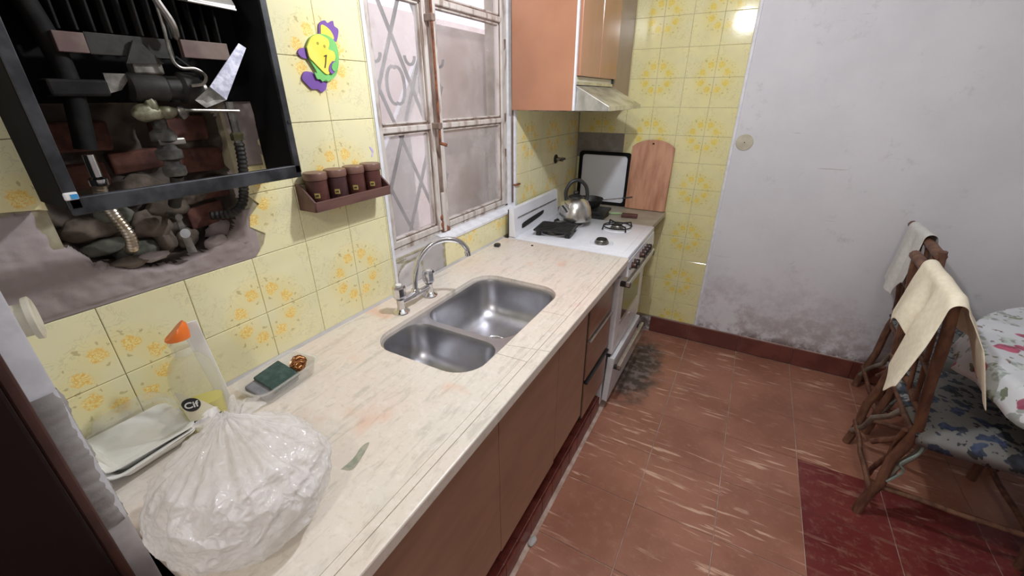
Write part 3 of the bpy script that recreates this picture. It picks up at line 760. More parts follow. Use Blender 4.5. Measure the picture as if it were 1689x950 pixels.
# brass water valve stack
for i, (y, z, r, sq, m) in enumerate([(.385, 1.484, .016, (.7, 1.5, .9), 'brass_old'), (.415, 1.484, .014, (.7, 1.3, .8), 'brass_old'), (.440, 1.483, .011, (.8, 1.0, 1), 'dull_steel'), (.395, 1.497, .012, (.8, .8, 1.2), 'brass_old')]):
    lump((.07, y, z), r, i*2.1, m, 'water_valve', ht, sq, 3, .25).location = (-HO[0], -HO[1], -HO[2])
hp().lathe([(0, 0), (.016, 0), (.019, .004), (.019, .016), (.013, .020), (.013, .028), (.021, .032), (.021, .046), (.015, .050), (.015, .060), (.021, .064), (.020, .078), (.012, .084), (.012, .10), (0, .10)], (.06, .402, 1.372), 14).done('valve_stack', 'valve_grey', ht, True)
hp().box((.045, .385, 1.428), (.075, .43, 1.440), .003).done('flange', 'dull_steel', ht)
hp().tube([(.06, .402, 1.372), (.045, .402, 1.34), (.02, .402, 1.32), (.012, .402, 1.31)], .011, 10).done('inlet_pipe', 'soot_metal', ht, True)
# left pipe and hose
hp().tube(spline([(.05, .285, 1.66), (.05, .30, 1.58), (.05, .302, 1.52), (.05, .295, 1.46), (.05, .29, 1.43)], 5), .015, 12).done('water_pipe', 'sooty_black', ht, True)
hp().lathe([(0, 0), (.014, 0), (.014, .01), (.009, .014), (.0085, .05), (0, .05)], (.05, .29, 1.372), 12).done('pipe_nut', 'chrome', ht, True)
hp().box((.03, .27, 1.51), (.07, .345, 1.535), .004).done('cross_bracket', 'sooty_black', ht)
hp().prism([(.06, .345, 1.545), (.06, .385, 1.545), (.06, .362, 1.52), (.06, .345, 1.515)], (.004, 0, 0)).done('bracket', 'dull_steel', ht)
def hose(name, pts, r, n, m, lab=None, cat=None):
    P = spline(pts, 12); L_ = [0]
    for a, b in zip(P, P[1:]): L_.append(L_[-1]+(b-a).length)
    tot = L_[-1]; Q = []; R = []
    N = n*4
    for i in range(N+1):
        s = tot*i/N; k = max(j for j in range(len(L_)) if L_[j] <= s+1e-9); k = min(k, len(P)-2)
        t = (s-L_[k])/max(1e-9, L_[k+1]-L_[k]); Q.append(P[k].lerp(P[k+1], t)); R.append(r*(1-.16*(1+math.cos(2*PI*i/4))/2*1.2) if i % 4 != 2 else r)
    b = B(Q[0]); b.tube(Q, R, 12); o = b.done(name, m, None, True)
    for p in o.data.polygons: p.use_smooth = True
    return o
h1 = hose('flexible_hose', [(.045, .29, 1.372), (.03, .292, 1.345), (.02, .300, 1.318), (.015, .312, 1.275), (.0, .315, 1.245), (-.03, .318, 1.232)], .0105, 26, 'gold_hose')
tag(h1, 'gold-coloured corrugated flexible hose curving into the wall hole, left one', 'hose')
h2 = hose('flexible_hose', [(.05, .540, 1.42), (.045, .538, 1.37), (.03, .535, 1.32), (.02, .527, 1.285), (.005, .505, 1.268), (-.02, .475, 1.266)], .0105, 24, 'soot_metal')
tag(h2, 'dark grey corrugated hose below the right end of the heater', 'hose')
hp().tube([(.05, .540, 1.42), (.05, .540, 1.50)], .008, 10).done('gas_pipe', 'dull_steel', ht)
hp().lathe([(0, 0), (.013, 0), (.013, .012), (.009, .016), (0, .016)], (.05, .540, 1.425), 6).done('pipe_nut', 'brass_old', ht)
hk = B((.01, .402, 1.25)); hk.tube([(-.05, .402, 1.288), (.012, .402, 1.284)], .007, 12); hk.prism([(.004, .398, 1.279), (.004, .407, 1.279), (.010, .414, 1.205), (.010, .396, 1.207)], (.003, 0, 0)); hk = hk.done('wall_hook', 'dull_steel', None, True)
tag(hk, 'small grey metal hook strap fixed in the hole under the heater', 'hook')
ring = B((.012, .402, 1.284)); ring.lathe([(.006, 0), (.010, 0), (.010, .002), (.006, .002)], (.0155, .402, 1.284), 16, Matrix.Rotation(PI/2, 3, 'Y')); ring.done('ring', 'chrome', hk, True).location = (0, 0, 0)
# white drain cap beside the pillar
pc = B((.15, .12, 1.215)); Mx = Matrix.Rotation(-PI/2, 3, 'X')
pc.lathe([(0, 0), (.024, 0), (.024, .030), (.031, .032), (.032, .038), (.028, .040), (.018, .036), (0, .036)], (.165, .094, 1.222), 24, Mx); pc = pc.done('drain_cap', 'pvc_cream', None, True)
tag(pc, 'cream plastic pipe cap sticking out beside the white corner', 'pipe cap')
pc.rotation_euler = (0, 0, -.25)

# ---------------------------------------------------------------- spice shelf and jars
so = (0, .82, 1.24)
sh = thing('spice_shelf', 'dark brown wooden spice shelf on the tiled wall left of the window', 'shelf', so)
B(so).box((.001, .685, 1.240), (.066, .945, 1.248), .001).done('bottom_board', 'shelf_wood', sh)
B(so).box((.060, .682, 1.236), (.067, .947, 1.262), .0015).done('front_rail', 'shelf_wood', sh)
for y in (.679, .944):
    B(so).prism([(.001, y, 1.236), (.062, y, 1.236), (.066, y, 1.262), (.014, y, 1.305), (.001, y, 1.305)], (0, .006, 0), .001).done('side_board', 'shelf_wood', sh)
names = [('jar_wood', 'leftmost of the four brown spice jars, brown with a gold label'), ('jar_wood_dark', 'second spice jar from the left, the darkest brown one'), ('jar_wood', 'third spice jar from the left, reddish brown'), ('jar_wood', 'rightmost of the four spice jars, next to the window')]
for i, (m, lab) in enumerate(names):
    y = .720+i*.0635; o0 = (.032, y, 1.2485)
    j = thing('spice_jar', lab, 'jar', o0, 'spice jars on the wooden shelf')
    B(o0).lathe([(0, 0), (.0255, 0), (.027, .003), (.027, .062), (.025, .064), (0, .064)], o0, 28).done('body', m, j, True)
    B(o0).lathe([(0, .0640), (.0285, .0640), (.0295, .067), (.0295, .080), (.028, .0825), (0, .0825)], o0, 28).done('lid', 'jar_lid' if i != 1 else 'jar_lid', j, True)
    q = B(o0); th0 = math.radians(-42)
    pts = []
    for zz in (.020, .033):
        pts.append([(.032+.0272*math.cos(th0+a), y+.0272*math.sin(th0+a), 1.2485+zz) for a in (-.25, -.12, 0, .12, .25)])
    q.loft(pts, False, False, False); lbo = q.done('gold_plate', 'gold_label', j)
    q = B(o0); pts = []
    for zz in (.0245, .0285):
        pts.append([(.032+.0276*math.cos(th0+a), y+.0276*math.sin(th0+a), 1.2485+zz) for a in (-.14, 0, .14)])
    q.loft(pts, False, False, False); q.done('lettering', 'line_black', lbo)
# fish ornament
fo = (0.001, .82, 1.60)
fi = thing('fish_ornament', 'green, yellow and purple foam fish stuck on the tiles above the shelf', 'ornament', fo)
def flat(name, pts, x0, th, m, n=4, parent=fi, org=fo, smoothit=True):
    P = [(x0, y, z) for y, z in pts]
    if smoothit:
        Q = spline([Vector(p) for p in P]+[Vector(P[0])], n)[:-1]
    else: Q = P
    b = B(org); b.prism(Q, (th, 0, 0)); return b.done(name, m, parent)
flat('body', [(.784, 1.62), (.80, 1.642), (.823, 1.652), (.85, 1.652), (.872, 1.641), (.879, 1.618), (.874, 1.589), (.858, 1.560), (.83, 1.546), (.805, 1.552), (.800, 1.570), (.787, 1.594)], .005, .004, 'fish_green')
flat('face', [(.783, 1.62), (.799, 1.641), (.821, 1.651), (.84, 1.647), (.850, 1.642), (.851, 1.631), (.846, 1.620), (.861, 1.616), (.863, 1.601), (.848, 1.583), (.843, 1.570), (.828, 1.562), (.809, 1.576), (.797, 1.587), (.785, 1.599)], .0092, .003, 'fish_yellow')
flat('fin', [(.83, 1.653), (.836, 1.675), (.854, 1.685), (.863, 1.680), (.880, 1.687), (.882, 1.676), (.893, 1.670), (.890, 1.656), (.880, 1.640), (.868, 1.645), (.851, 1.652)], .001, .004, 'fish_purple')
flat('fin_patch', [(.835, 1.654), (.840, 1.673), (.853, 1.672), (.866, 1.664), (.873, 1.652), (.869, 1.645)], .0052, .0015, 'fish_yellow')
flat('fin', [(.79, 1.619), (.770, 1.617), (.760, 1.607), (.769, 1.597), (.79, 1.597)], .001, .004, 'fish_purple')
flat('tail', [(.789, 1.566), (.769, 1.566), (.758, 1.551), (.768, 1.538), (.781, 1.527), (.797, 1.527), (.809, 1.520), (.824, 1.529), (.829, 1.546), (.81, 1.552)], .001, .004, 'fish_purple')
flat('tail_patch', [(.792, 1.566), (.797, 1.551), (.806, 1.550), (.813, 1.545), (.822, 1.549), (.832, 1.545), (.833, 1.556), (.805, 1.562)], .0092, .0016, 'fish_green')
flat('side_fin', [(.852, 1.594), (.864, 1.591), (.861, 1.578), (.846, 1.564), (.836, 1.570), (.840, 1.583)], .0125, .002, 'fish_purple')
flat('side_fin_patch', [(.855, 1.592), (.864, 1.590), (.862, 1.578), (.850, 1.570), (.844, 1.577), (.847, 1.586)], .0147, .0015, 'fish_green')
B(fo).tube(spline([(.0128, .836, 1.606), (.0128, .833, 1.600), (.0128, .830, 1.590), (.0128, .825, 1.577)], 4), .0014, 6).done('mouth', 'line_black', fi)
B(fo).tube([(.0128, .828, 1.603), (.0128, .836, 1.606)], .0012, 6).done('mouth_corner', 'line_black', fi)
simple('eye_olive', (.45, .38, .06), (.35, .30, .05), 10, .5)
for y, z in ((.816, 1.631), (.835, 1.626)): B(fo).lathe([(0, 0), (.0035, 0), (.003, .001), (0, .001)], (.0122, y, z), 10, Matrix.Rotation(PI/2, 3, 'Y')).done('eye', 'eye_olive', fi)
st = B((.001, .955, 1.357)); st.prism(spline([(.0003, .947, 1.372), (.0003, .957, 1.368), (.0003, .962, 1.358), (.0003, .958, 1.345), (.0003, .950, 1.342), (.0003, .956, 1.355)], 4), (.0008, 0, 0)); st = st.done('wall_sticker', 'sticker_lilac')
tag(st, 'tiny lilac sticker on the tile above the rightmost jar', 'sticker')

# ---------------------------------------------------------------- countertop with sink
CZ = .865; CX = .637; CY0, CY1 = .096, 1.742
SX0, SX1, SY0, SY1 = .160, .512, .690, 1.298
ct = thing('countertop', 'long beige and pink marble worktop with grey veins', 'worktop', (.32, .9, CZ))
ctb = B(); ctb.box((.002, CY0, CZ-.032), (CX, CY1, CZ), .004)
cut = [bm_mesh(B().prism(rrect(SX0, SX1, SY0, SY1, .085, CZ-.06), (0, 0, .1)).bm)]
def groove(a, b, w=.0016, d=.003):
    a = Vector((*a, CZ)); b = Vector((*b, CZ)); t = (b-a).normalized(); n = Vector((-t.y, t.x, 0))*w/2
    return bm_mesh(B().prism([a+n-Vector((0, 0, d)), b+n-Vector((0, 0, d)), b-n-Vector((0, 0, d)), a-n-Vector((0, 0, d))], (0, 0, d*2)).bm)
cut += [groove((.604, CY0-.01), (.604, CY1+.01), .002), groove((.51, 1.113), (.604, 1.119)), groove((.493, .872), (.637, .905)), groove((.508, .826), (.604, .83)), groove((.585, CY0-.01), (.585, CY1+.01), .001, .0015)]
me = boolean(bm_mesh(ctb.bm), cut); me.transform(Matrix.Translation((-.32, -.9, -CZ)))
slab = new_obj('slab', me, ct, 'marble')
# caulk strip at the wall and dark stain patch are part of the top
B((.32, .9, CZ)).prism([(.0008, CY0, CZ), (.010, CY0, CZ), (.0008, CY0, CZ+.006)], (0, CY1-CY0, 0)).done('caulk_strip', 'grey_mortar', ct)
simple('green_vein', (.27, .30, .235), (.40, .38, .30), 50, .35)
B((.32, .9, CZ)).prism(spline([Vector((.455, .345, CZ+.0001)), Vector((.475, .355, CZ+.0001)), Vector((.468, .385, CZ+.0001)), Vector((.452, .42, CZ+.0001)), Vector((.446, .405, CZ+.0001)), Vector((.455, .375, CZ+.0001)), Vector((.455, .345, CZ+.0001))], 4)[:-1], (0, 0, .0002)).done('green_inclusion', 'green_vein', ct)
# sink
so_ = (.336, .99, .84)
sk_ = thing('kitchen_sink', 'double-bowl stainless steel sink let into the marble top', 'sink', so_)
SZ = .8515
plate = bm_mesh(B().prism(rrect(SX0-.004, SX1+.004, SY0-.004, SY1+.004, .088, SZ-.0015), (0, 0, .0015)).bm)
BW = [(SX0+.014, SX1-.012, .702, .882, .06, .135), (SX0+.014, SX1-.012, .906, SY1-.012, .07, .150)]
cuts = [bm_mesh(B().prism(rrect(x0, x1, y0, y1, r, SZ-.03), (0, 0, .06)).bm) for x0, x1, y0, y1, r, d in BW]
me = boolean(plate, cuts); me.transform(Matrix.Translation((-so_[0], -so_[1], -so_[2]))); new_obj('rim', me, sk_, 'steel')
for x0, x1, y0, y1, r, d in BW:
    rings = []
    for t_, ins in [(0, 0), (.004, .0015), (.02, .004), (.06, .008), (.09, .013), (.112, .024), (.127, .042), (.135, .066)]:
        dz = t_*d/.135; rr_ = max(.02, r-ins*.3); rings.append(rrect(x0+ins, x1-ins, y0+ins, y1-ins, min(rr_, (y1-y0)/2-ins-.001), SZ-dz))
    b = B(so_); b.loft(rings, False, True); bo = b.done('bowl', 'sink_steel', sk_, True)
    for p in bo.data.polygons: p.use_smooth = True
    cx, cy = (x0+x1)/2, (y0+y1)/2; zf = SZ-d
    dr = B(so_).lathe([(.012, -.002), (.030, .0002), (.036, .002), (.038, .0035), (.040, .0012)], (cx, cy, zf), 24).done('drain', 'chrome', sk_, True)
    for k in range(4):
        a = k*PI/4; B(so_).tube([(cx-.03*math.cos(a), cy-.03*math.sin(a), zf+.002), (cx+.03*math.cos(a), cy+.03*math.sin(a), zf+.002)], .0015, 5).done('grate_bar', 'dull_steel', dr)
# faucet
fo2 = (.113, .955, CZ)
fa = thing('faucet', 'chrome bridge mixer tap with high arched spout behind the sink', 'faucet', fo2)
for y in (.884, 1.03):
    B(fo2).lathe([(0, 0), (.028, 0), (.027, .004), (.016, .010), (.012, .014), (.012, .045), (.014, .048), (0, .048)], (.113, y, CZ), 20).done('pillar', 'chrome', fa, True)
    hb = B(fo2); n = 8; prof = [(0, .048), (.012, .048), (.0205, .056), (.0215, .062), (.0215, .088), (.018, .096), (0, .097)]
    hb.lathe(prof, (.113, y, CZ), 8); hb.done('handle', 'chrome', fa)
    B(fo2).lathe([(0, .097), (.010, .097), (.009, .0995), (0, .1)], (.113, y, CZ), 14).done('handle_cap', 'white_plastic', fa, True)
B(fo2).tube([(.113, .89, CZ+.034), (.113, .93, CZ+.034), (.113, .955, CZ+.036), (.113, .98, CZ+.034), (.113, 1.025, CZ+.034)], [.010, .011, .016, .011, .010], 14).done('bridge', 'chrome', fa, True)
B(fo2).lathe([(0, .035), (.014, .035), (.014, .052), (.011, .056), (0, .056)], (.113, .958, CZ), 14).done('spout_collar', 'chrome', fa, True)
B(fo2).tube(spline([(.113, .958, .915), (.115, .962, .965), (.124, .978, 1.020), (.150, 1.012, 1.064), (.183, 1.050, 1.078), (.212, 1.085, 1.066), (.228, 1.103, 1.040), (.231, 1.106, 1.022)], 8), .0088, 14).done('spout', 'chrome', fa, True)
B(fo2).tube([(.2305, 1.1055, 1.026), (.232, 1.107, 1.012)], [.0105, .0105], 14).done('spout_tip', 'chrome', fa, True)
nb = B((.05, 1.60, CZ)); nb.prism([(.040, 1.588, CZ+.001), (.064, 1.592, CZ+.001), (.062, 1.612, CZ+.001), (.046, 1.618, CZ+.001), (.036, 1.604, CZ+.001)], (0, 0, .014), .003); nb = nb.done('black_stopper', 'dark_plastic'); tag(nb, 'small black rubber stopper on the worktop near the stove', 'stopper')
nb2 = B((.188, 1.728, CZ)); nb2.lathe([(0, 0), (.006, 0), (.005, .004), (0, .005)], (.19, 1.69, CZ), 8); nb2 = nb2.done('crumb', 'dark_plastic'); tag(nb2, 'tiny dark crumb on the worktop corner beside the stove', 'crumb')

# ---------------------------------------------------------------- base cabinets
XC = .588
def cab_front(b_, y0, y1, z0, z1, name, m, par, th=.018): return B(b_).box((XC-th, y0+.0015, z0), (XC, y1-.0015, z1), .0015).done(name, m, par)
cb = thing('base_cabinet', 'long brown laminate base cabinet under the worktop, with three doors', 'cabinet', (.3, .75, .10))
bo_ = (.3, .75, .10)
B(bo_).box((.02, .10, .225), (XC-.02, 1.385, .70)).done('carcass', 'dark_gap', cb)
B(bo_).box((XC-.024, .10, .70), (XC-.012, 1.385, .832)).done('counter_gap_shade', 'dark_gap', cb)  # near-black strip painting the shadow between door tops and worktop
for i, (a, c, z0) in enumerate(((.10, .705, .245), (.705, 1.10, .235), (1.10, 1.385, .245))):
    d = cab_front(bo_, a, c, z0, .790, 'door', 'cabinet_laminate', cb)
    hdl = B(bo_); hdl.box((XC-.006, a+.012, .7895), (XC+.010, c-.01, .800), .002); hdl.done('handle', 'dark_plastic', d).location = (0, 0, 0)
    if i: B(bo_).box((XC+.0100, c-.13, .7905), (XC+.0125, c-.012, .797), .0008).done('handle_trim', 'aluminium', d)
dr_ = thing('drawer_unit', 'narrow brown drawer unit between the cabinet doors and the white stove', 'cabinet', (.3, 1.56, .10)); do = (.3, 1.56, .10)
B(do).box((.02, 1.39, .205), (XC-.02, 1.72, .78)).done('carcass', 'dark_gap', dr_)
B(do).box((XC-.02, 1.387, .21), (XC-.002, 1.402, .79), .001).done('side_strip', 'dark_gap', dr_)
for z0, z1 in ((.21, .395), (.415, .60), (.615, .775)):
    d = B(do).box((XC-.018, 1.405, z0), (XC+.002, 1.715, z1), .002).done('drawer', 'drawer_laminate', dr_)
    B(do).box((XC-.004, 1.41, z1-.002), (XC+.012, 1.712, z1+.009), .002).done('handle', 'aluminium' if z0 > .25 else 'dark_plastic', d)
# plinth with its red tiles
pn = B((.3, .9, 0)); pn.box((.02, .10, 0), (.566, 1.74, .082)); pn = pn.done('trim_1', 'floor_grout', kind='structure')
y = .10; k = 0
while y < 1.72:
    w = .094; y2 = min(y+w, 1.74)
    B((.3, .9, 0)).box((.5645, y+.001, .001), (.574+random.uniform(-.0005, .0015), y2-.001, .0835), .0015, segs=1).done('tile', 'plinth_tile', pn)
    B((.3, .9, 0)).box((.45, y+.001, .0815), (.5635, y2-.001, .087), .001, segs=1).done('tile', 'plinth_tile', pn)
    y = y2; k += 1
ch = lump((.590, .925, .004), .024, 4.4, 'grey_mortar', 'mortar_chip', None, (.5, 1.0, .22)); tag(ch, 'grey mortar crumb on the floor at the foot of the plinth', 'mortar')

# ---------------------------------------------------------------- stove
SVO = (.32, 2.01, 0); ST = .868; SA, SB = 1.748, 2.285
sv = thing('gas_stove', 'white enamelled gas stove between the worktop and the far wall', 'stove', SVO)
def S(): return B(SVO)
S().box((.03, SA, .03), (.575, SB, .84), .004).done('body', 'enamel', sv)
top = S(); top.box((.025, SA-.001, .842), (.632, SB+.001, ST), .006); top.done('cooktop', 'enamel', sv, True)
S().box((.05, SA+.035, ST-.0005), (.60, SB-.03, ST+.0016), .001).done('burner_well', 'enamel', sv, True)
bgd = S().prism([(.028, SA, ST+.001), (.066, SA, ST+.001), (.056, SA, 1.012), (.040, SA, 1.016), (.028, SA, 1.010)], (0, SB-SA, 0), .003).done('backguard', 'enamel', sv)
S().prism([(.0648, SA+.03, .962), (.0640, SA+.03, .966), (.0640, SB-.03, .966), (.0648, SB-.03, .962)], (.0006, 0, 0)).done('trim_line', 'dull_steel', bgd)
S().prism(spline([Vector((.0640, SA+.075, .905)), Vector((.0632, SA+.10, .925)), Vector((.0630, SA+.31, .937)), Vector((.0632, SA+.335, .930)), Vector((.0642, SA+.30, .915)), Vector((.0645, SA+.10, .898)), Vector((.0640, SA+.075, .905))], 4)[:-1], (.0015, 0, 0)).done('vent_slot', 'dark_gap', bgd)
S().box((.027, SA-.004, ST), (.032, SA-.0005, 1.008), .001).done('end_cap', 'dark_plastic', bgd)
# control panel, slanted
cpn = S().prism([(.575, SA, .770), (.640, SA, .772), (.634, SA, .842), (.575, SA, .842)], (0, SB-SA, 0), .003).done('control_panel', 'enamel', sv)
for y in (1.815, 1.862, 1.972, 2.018, 2.064, 2.11, ):
    b = S(); Mk = Matrix.Rotation(PI/2-.08, 3, 'Y'); b.lathe([(0, 0), (.0155, 0), (.0155, .004), (.012, .008), (.011, .020), (0, .021)], (.637, y, .808), 16, Mk); kk = b.done('knob', 'knob_brown', sv, True)
    S().box((.645, y-.003, .795), (.662, y+.003, .824), .001).done('grip', 'dark_plastic', kk)
S().lathe([(0, 0), (.006, 0), (.005, .006), (0, .006)], (.637, 1.775, .806), 10, Matrix.Rotation(PI/2, 3, 'Y')).done('lighter_button', 'dark_plastic', sv)
# oven door
od = S().box((.578, SA+.008, .345), (.607, SB-.006, .755), .006).done('oven_door', 'enamel_worn', sv)
S().box((.6055, SA+.10, .50), (.6085, SB-.10, .68), .0015).done('door_glass', 'oven_glass', od)
S().box((.607, SA+.085, .485), (.6095, SB-.085, .499), .001).done('door_badge_bar', 'aluminium', od)
S().lathe([(0, 0), (.011, 0), (.010, .003), (0, .004)], (.607, 2.03, .45), 16, Matrix.Rotation(PI/2, 3, 'Y')).done('emblem', 'chrome', od, True)
S().box((.632, SA+.005, .722), (.650, SB-.004, .748), .004).done('handle', 'aluminium', od)
for y in (SA+.012, SB-.03): S().box((.604, y, .716), (.652, y+.022, .738), .003).done('handle_bracket', 'dark_plastic', od)
# warming drawer, hanging slightly open
wd = S().prism([(.580, SA+.006, .06), (.606, SA+.006, .055), (.622, SA+.006, .325), (.588, SA+.006, .330)], (0, SB-SA-.012, 0), .003).done('warming_drawer', 'enamel_worn', sv)
S().box((.634, SA+.02, .262), (.652, SB-.012, .288), .004).done('handle', 'aluminium', wd)
for y in (SA+.024, SB-.04): S().box((.615, y, .255), (.652, y+.02, .276), .003).done('handle_bracket', 'dark_plastic', wd)
S().box((.572, SA+.004, .333), (.600, SB-.004, .343)).done('gap_strip', 'dark_gap', sv)
for x in (.06, .54):
    for y in (SA+.03, SB-.03): S().lathe([(0, 0), (.014, 0), (.012, .03), (0, .031)], (x, y, 0), 12).done('foot', 'dark_plastic', sv)
# burners
def burner(cx, cy, r, pan, cap=True, grate=True, spider=False):
    zz = ST+.0016
    bp = S().lathe([(0, .0005), (pan*.9, .0005), (pan, .001), (pan*1.02, .004), (pan*1.06, .0035), (pan*1.08, 0)], (cx, cy, zz), 28).done('drip_ring', 'enamel', sv, True)
    bu = S().lathe([(0, .001), (r*1.15, .001), (r*1.1, .010), (r*.95, .012), (r*.97, .016), (r*.9, .019), (0, .020)], (cx, cy, zz), 24).done('burner', 'dull_steel', sv, True)
    S().lathe([(0, .020), (r*.82, .020), (r*.78, .0235), (0, .0245)], (cx, cy, zz), 24).done('burner_cap', 'soot_metal', bu, True)
    if grate:
        g = S(); R = pan*1.02; hz = zz+.026
        pts = [(cx+R*math.cos(a), cy+R*math.sin(a), hz-.012) for a in [2*PI*k/28 for k in range(29)]]
        g.tube(pts, .0035, 6, False)
        for k in range(4):
            a = PI/4+k*PI/2; g.tube([(cx+R*1.22*math.cos(a), cy+R*1.22*math.sin(a), zz+.002), (cx+R*1.12*math.cos(a), cy+R*1.12*math.sin(a), hz), (cx+R*.35*math.cos(a), cy+R*.35*math.sin(a), hz)], .0045, 6)
        g.done('grate', 'black_metal', sv)
burner(.470, 1.872, .030, .052, grate=False)
burner(.465, 2.150, .030, .070)
burner(.205, 2.115, .036, .074)
burner(.205, 1.915, .034, .060, grate=False)
# griddle
go = (.215, 1.915, ST+.028)
gd = thing('griddle_plate', 'black rectangular griddle plate on the back left burner', 'griddle', go)
M = Matrix.Translation(go) @ Matrix.Rotation(.14, 4, 'Z')
g = B(go); g.box((-.098, -.082, -.001), (.098, .082, .008), .003, M); g.done('plate', 'black_metal', gd)
for i in range(11):
    t_ = -.075+.015*i; g = B(go); g.box((-.088, t_-.002, .0075), (.088, t_+.002, .0105), .0008, M, 1); g.done('ridge', 'black_metal', gd)
for sx in (-1, 1):
    for sy in (-1, 1): g = B(go); g.box((sx*.075-.012, sy*.062-.008, -.0262), (sx*.075+.012, sy*.062+.008, -.001), .002, M, 1); g.done('foot', 'black_metal', gd)
# kettle
ko = (.235, 2.115, ST+.030)
KS = 1.16
kt = thing('kettle', 'brushed steel kettle with black arched handle on the back burner', 'kettle', ko)
B(ko).lathe([(0, 0), (.072, 0), (.079, .004), (.080, .012), (.078, .035), (.070, .065), (.055, .090), (.040, .101), (.036, .104), (0, .104)], ko, 36).done('body', 'kettle_steel', kt, True)
B(ko).lathe([(0, .104), (.034, .104), (.032, .110), (.018, .116), (0, .117)], ko, 24).done('lid', 'black_metal', kt, True)
B(ko).lathe([(0, .117), (.008, .117), (.012, .124), (.010, .132), (0, .133)], ko, 14).done('lid_knob', 'dark_plastic', kt, True)
sd = Vector((-.25, -.97, 0)).normalized(); k0 = Vector(ko)
B(ko).tube([k0+sd*.055+Vector((0, 0, .05)), k0+sd*.078+Vector((0, 0, .072)), k0+sd*.100+Vector((0, 0, .092))], [.020, .015, .011], 14).done('spout', 'kettle_steel', kt, True)
hd_ = Vector((.75, .66, 0)).normalized()
B(ko).tube(spline([k0+hd_*(-.045)+Vector((0, 0, .09)), k0+hd_*(-.048)+Vector((0, 0, .135)), k0+hd_*(-.025)+Vector((0, 0, .172)), k0+hd_*.012+Vector((0, 0, .180)), k0+hd_*.045+Vector((0, 0, .155)), k0+hd_*.056+Vector((0, 0, .118)), k0+hd_*.056+Vector((0, 0, .09))], 6), .0085, 10).done('handle', 'dark_plastic', kt, True)
kt.scale = (KS, KS, KS)
# frying pan behind the kettle
po = (.235, 2.345, ST+.055)
S2 = thing('frying_pan', 'black frying pan with a thin wire handle behind the kettle', 'pan', po)
B(po).lathe([(0, 0), (.055, 0), (.060, .003), (.078, .042), (.080, .046), (.077, .046), (.058, .006), (0, .005)], po, 32).done('bowl', 'black_metal', S2, True)
B(po).tube([(.235+.07, 2.345+.01, ST+.095), (.235+.14, 2.345+.01, ST+.108), (.235+.24, 2.35, ST+.130)], .0028, 8).done('handle', 'dull_steel', S2)
B(po).tube([(.235+.19, 2.348, ST+.1195), (.235+.245, 2.350, ST+.131)], .0042, 8).done('handle_grip', 'dark_plastic', S2)
g3 = B((.235, 2.345, ST)); g3.box((.13, 2.27, .895), (.35, 2.42, .912), .004); g3.box((.14, 2.28, .8605), (.34, 2.41, .895), .003); g3 = g3.done('cast_iron_plate', 'black_metal'); tag(g3, 'dark cast iron plate under the frying pan in the corner', 'iron plate')
g3.name = 'iron_plate'
# stone ledge between stove and far wall
lo = (.3, 2.5, .845)
lg = B(lo); lg.prism([(.002, SB+.006, .835), (.612, SB+.006, .835), (.622, L-.06, .835), (.60, L-.002, .835), (.002, L-.002, .835)], (0, 0, .025), .002); lg = lg.done('stone_ledge', 'ledge_stone'); tag(lg, 'narrow grey stone ledge behind the stove at the far wall', 'ledge')
B(lo).prism([(.55, SB+.012, .833), (.60, SB+.012, .833), (.56, SB+.012, .70), (.55, SB+.012, .70)], (0, .01, 0)).done('bracket', 'dark_gap', lg)
B(lo).box((.02, SB+.03, .0), (.05, L-.02, .8335)).done('support', 'dark_gap', lg)
# tray and board leaning on the far wall
to = (.2, L-.03, .862)
ty = thing('enamel_tray', 'white baking tray with thick black rim leaning in the corner', 'tray', to, rot=(-.055, 0, 0))
def lean_poly(org, pts, d0, d1, name, m, par, bev=.002):
    b = B((0, 0, 0)); b.prism([(x-org[0], -d0, z-org[2]) for x, z in pts], (0, -(d1-d0), 0), bev); o = b.done(name, m, par); o.location = (0, 0, 0); return o
rr = [(p.x, p.y) for p in rrect(.030, .366, .861, 1.190, .022, 0, 5)]
ri = [(p.x, p.y) for p in rrect(.050, .346, .879, 1.170, .020, 0, 5)]
lean_poly(to, rr, .0, .004, 'back_sheet', 'black_enamel', ty, 0)
bm = bmesh.new()
def ring_mesh(outer, inner, d0, d1, org):
    bm = bmesh.new(); n = len(outer)
    A = [[bm.verts.new((x-org[0], -d, z-org[2])) for x, z in poly] for poly, d in ((outer, d0), (outer, d1), (inner, d1), (inner, d0))]
    for P, Q in ((A[0], A[1]), (A[1], A[2]), (A[2], A[3]), (A[3], A[0])):
        for i in range(n): bm.faces.new((P[i], P[(i+1) % n], Q[(i+1) % n], Q[i]))
    return bm_mesh(bm)
new_obj('rim', ring_mesh(rr, ri, .004, .016, to), ty, 'black_enamel', False)
ri2 = [(p.x, p.y) for p in rrect(.0505, .3455, .8795, 1.1695, .0195, 0, 5)]
lean_poly(to, ri2, .0041, .008, 'tray_base', 'tray_white', ty, .001)
bo2 = (.49, L-.06, .862)
cbd = thing('cutting_board', 'tall rounded wooden cutting board leaning on the yellow far wall', 'cutting board', bo2, rot=(-.10, 0, 0))
pts = [(.372, .862), (.612, .862), (.612, 1.235)]
arc = [(.492+.1405*math.cos(a), 1.192+.083*math.sin(a)) for a in [math.radians(31+118*k/16) for k in range(17)]]
pts = [(.378, .862), (.608, .862), (.614, .868), (.614, 1.235)]+arc+[(.368, 1.235), (.370, .868)]
bdm = bm_mesh(B().prism([(x-bo2[0], 0, z-bo2[2]) for x, z in pts], (0, -.016, 0), .002).bm)
hc = bm_mesh(B().lathe([(0, -.03), (.006, -.03), (.006, .03), (0, .03)], (.49-bo2[0], 0, 1.252-bo2[2]), 12, Matrix.Rotation(PI/2, 3, 'X')).bm)
new_obj('board', boolean(bdm, [hc]), cbd, 'cutting_board')
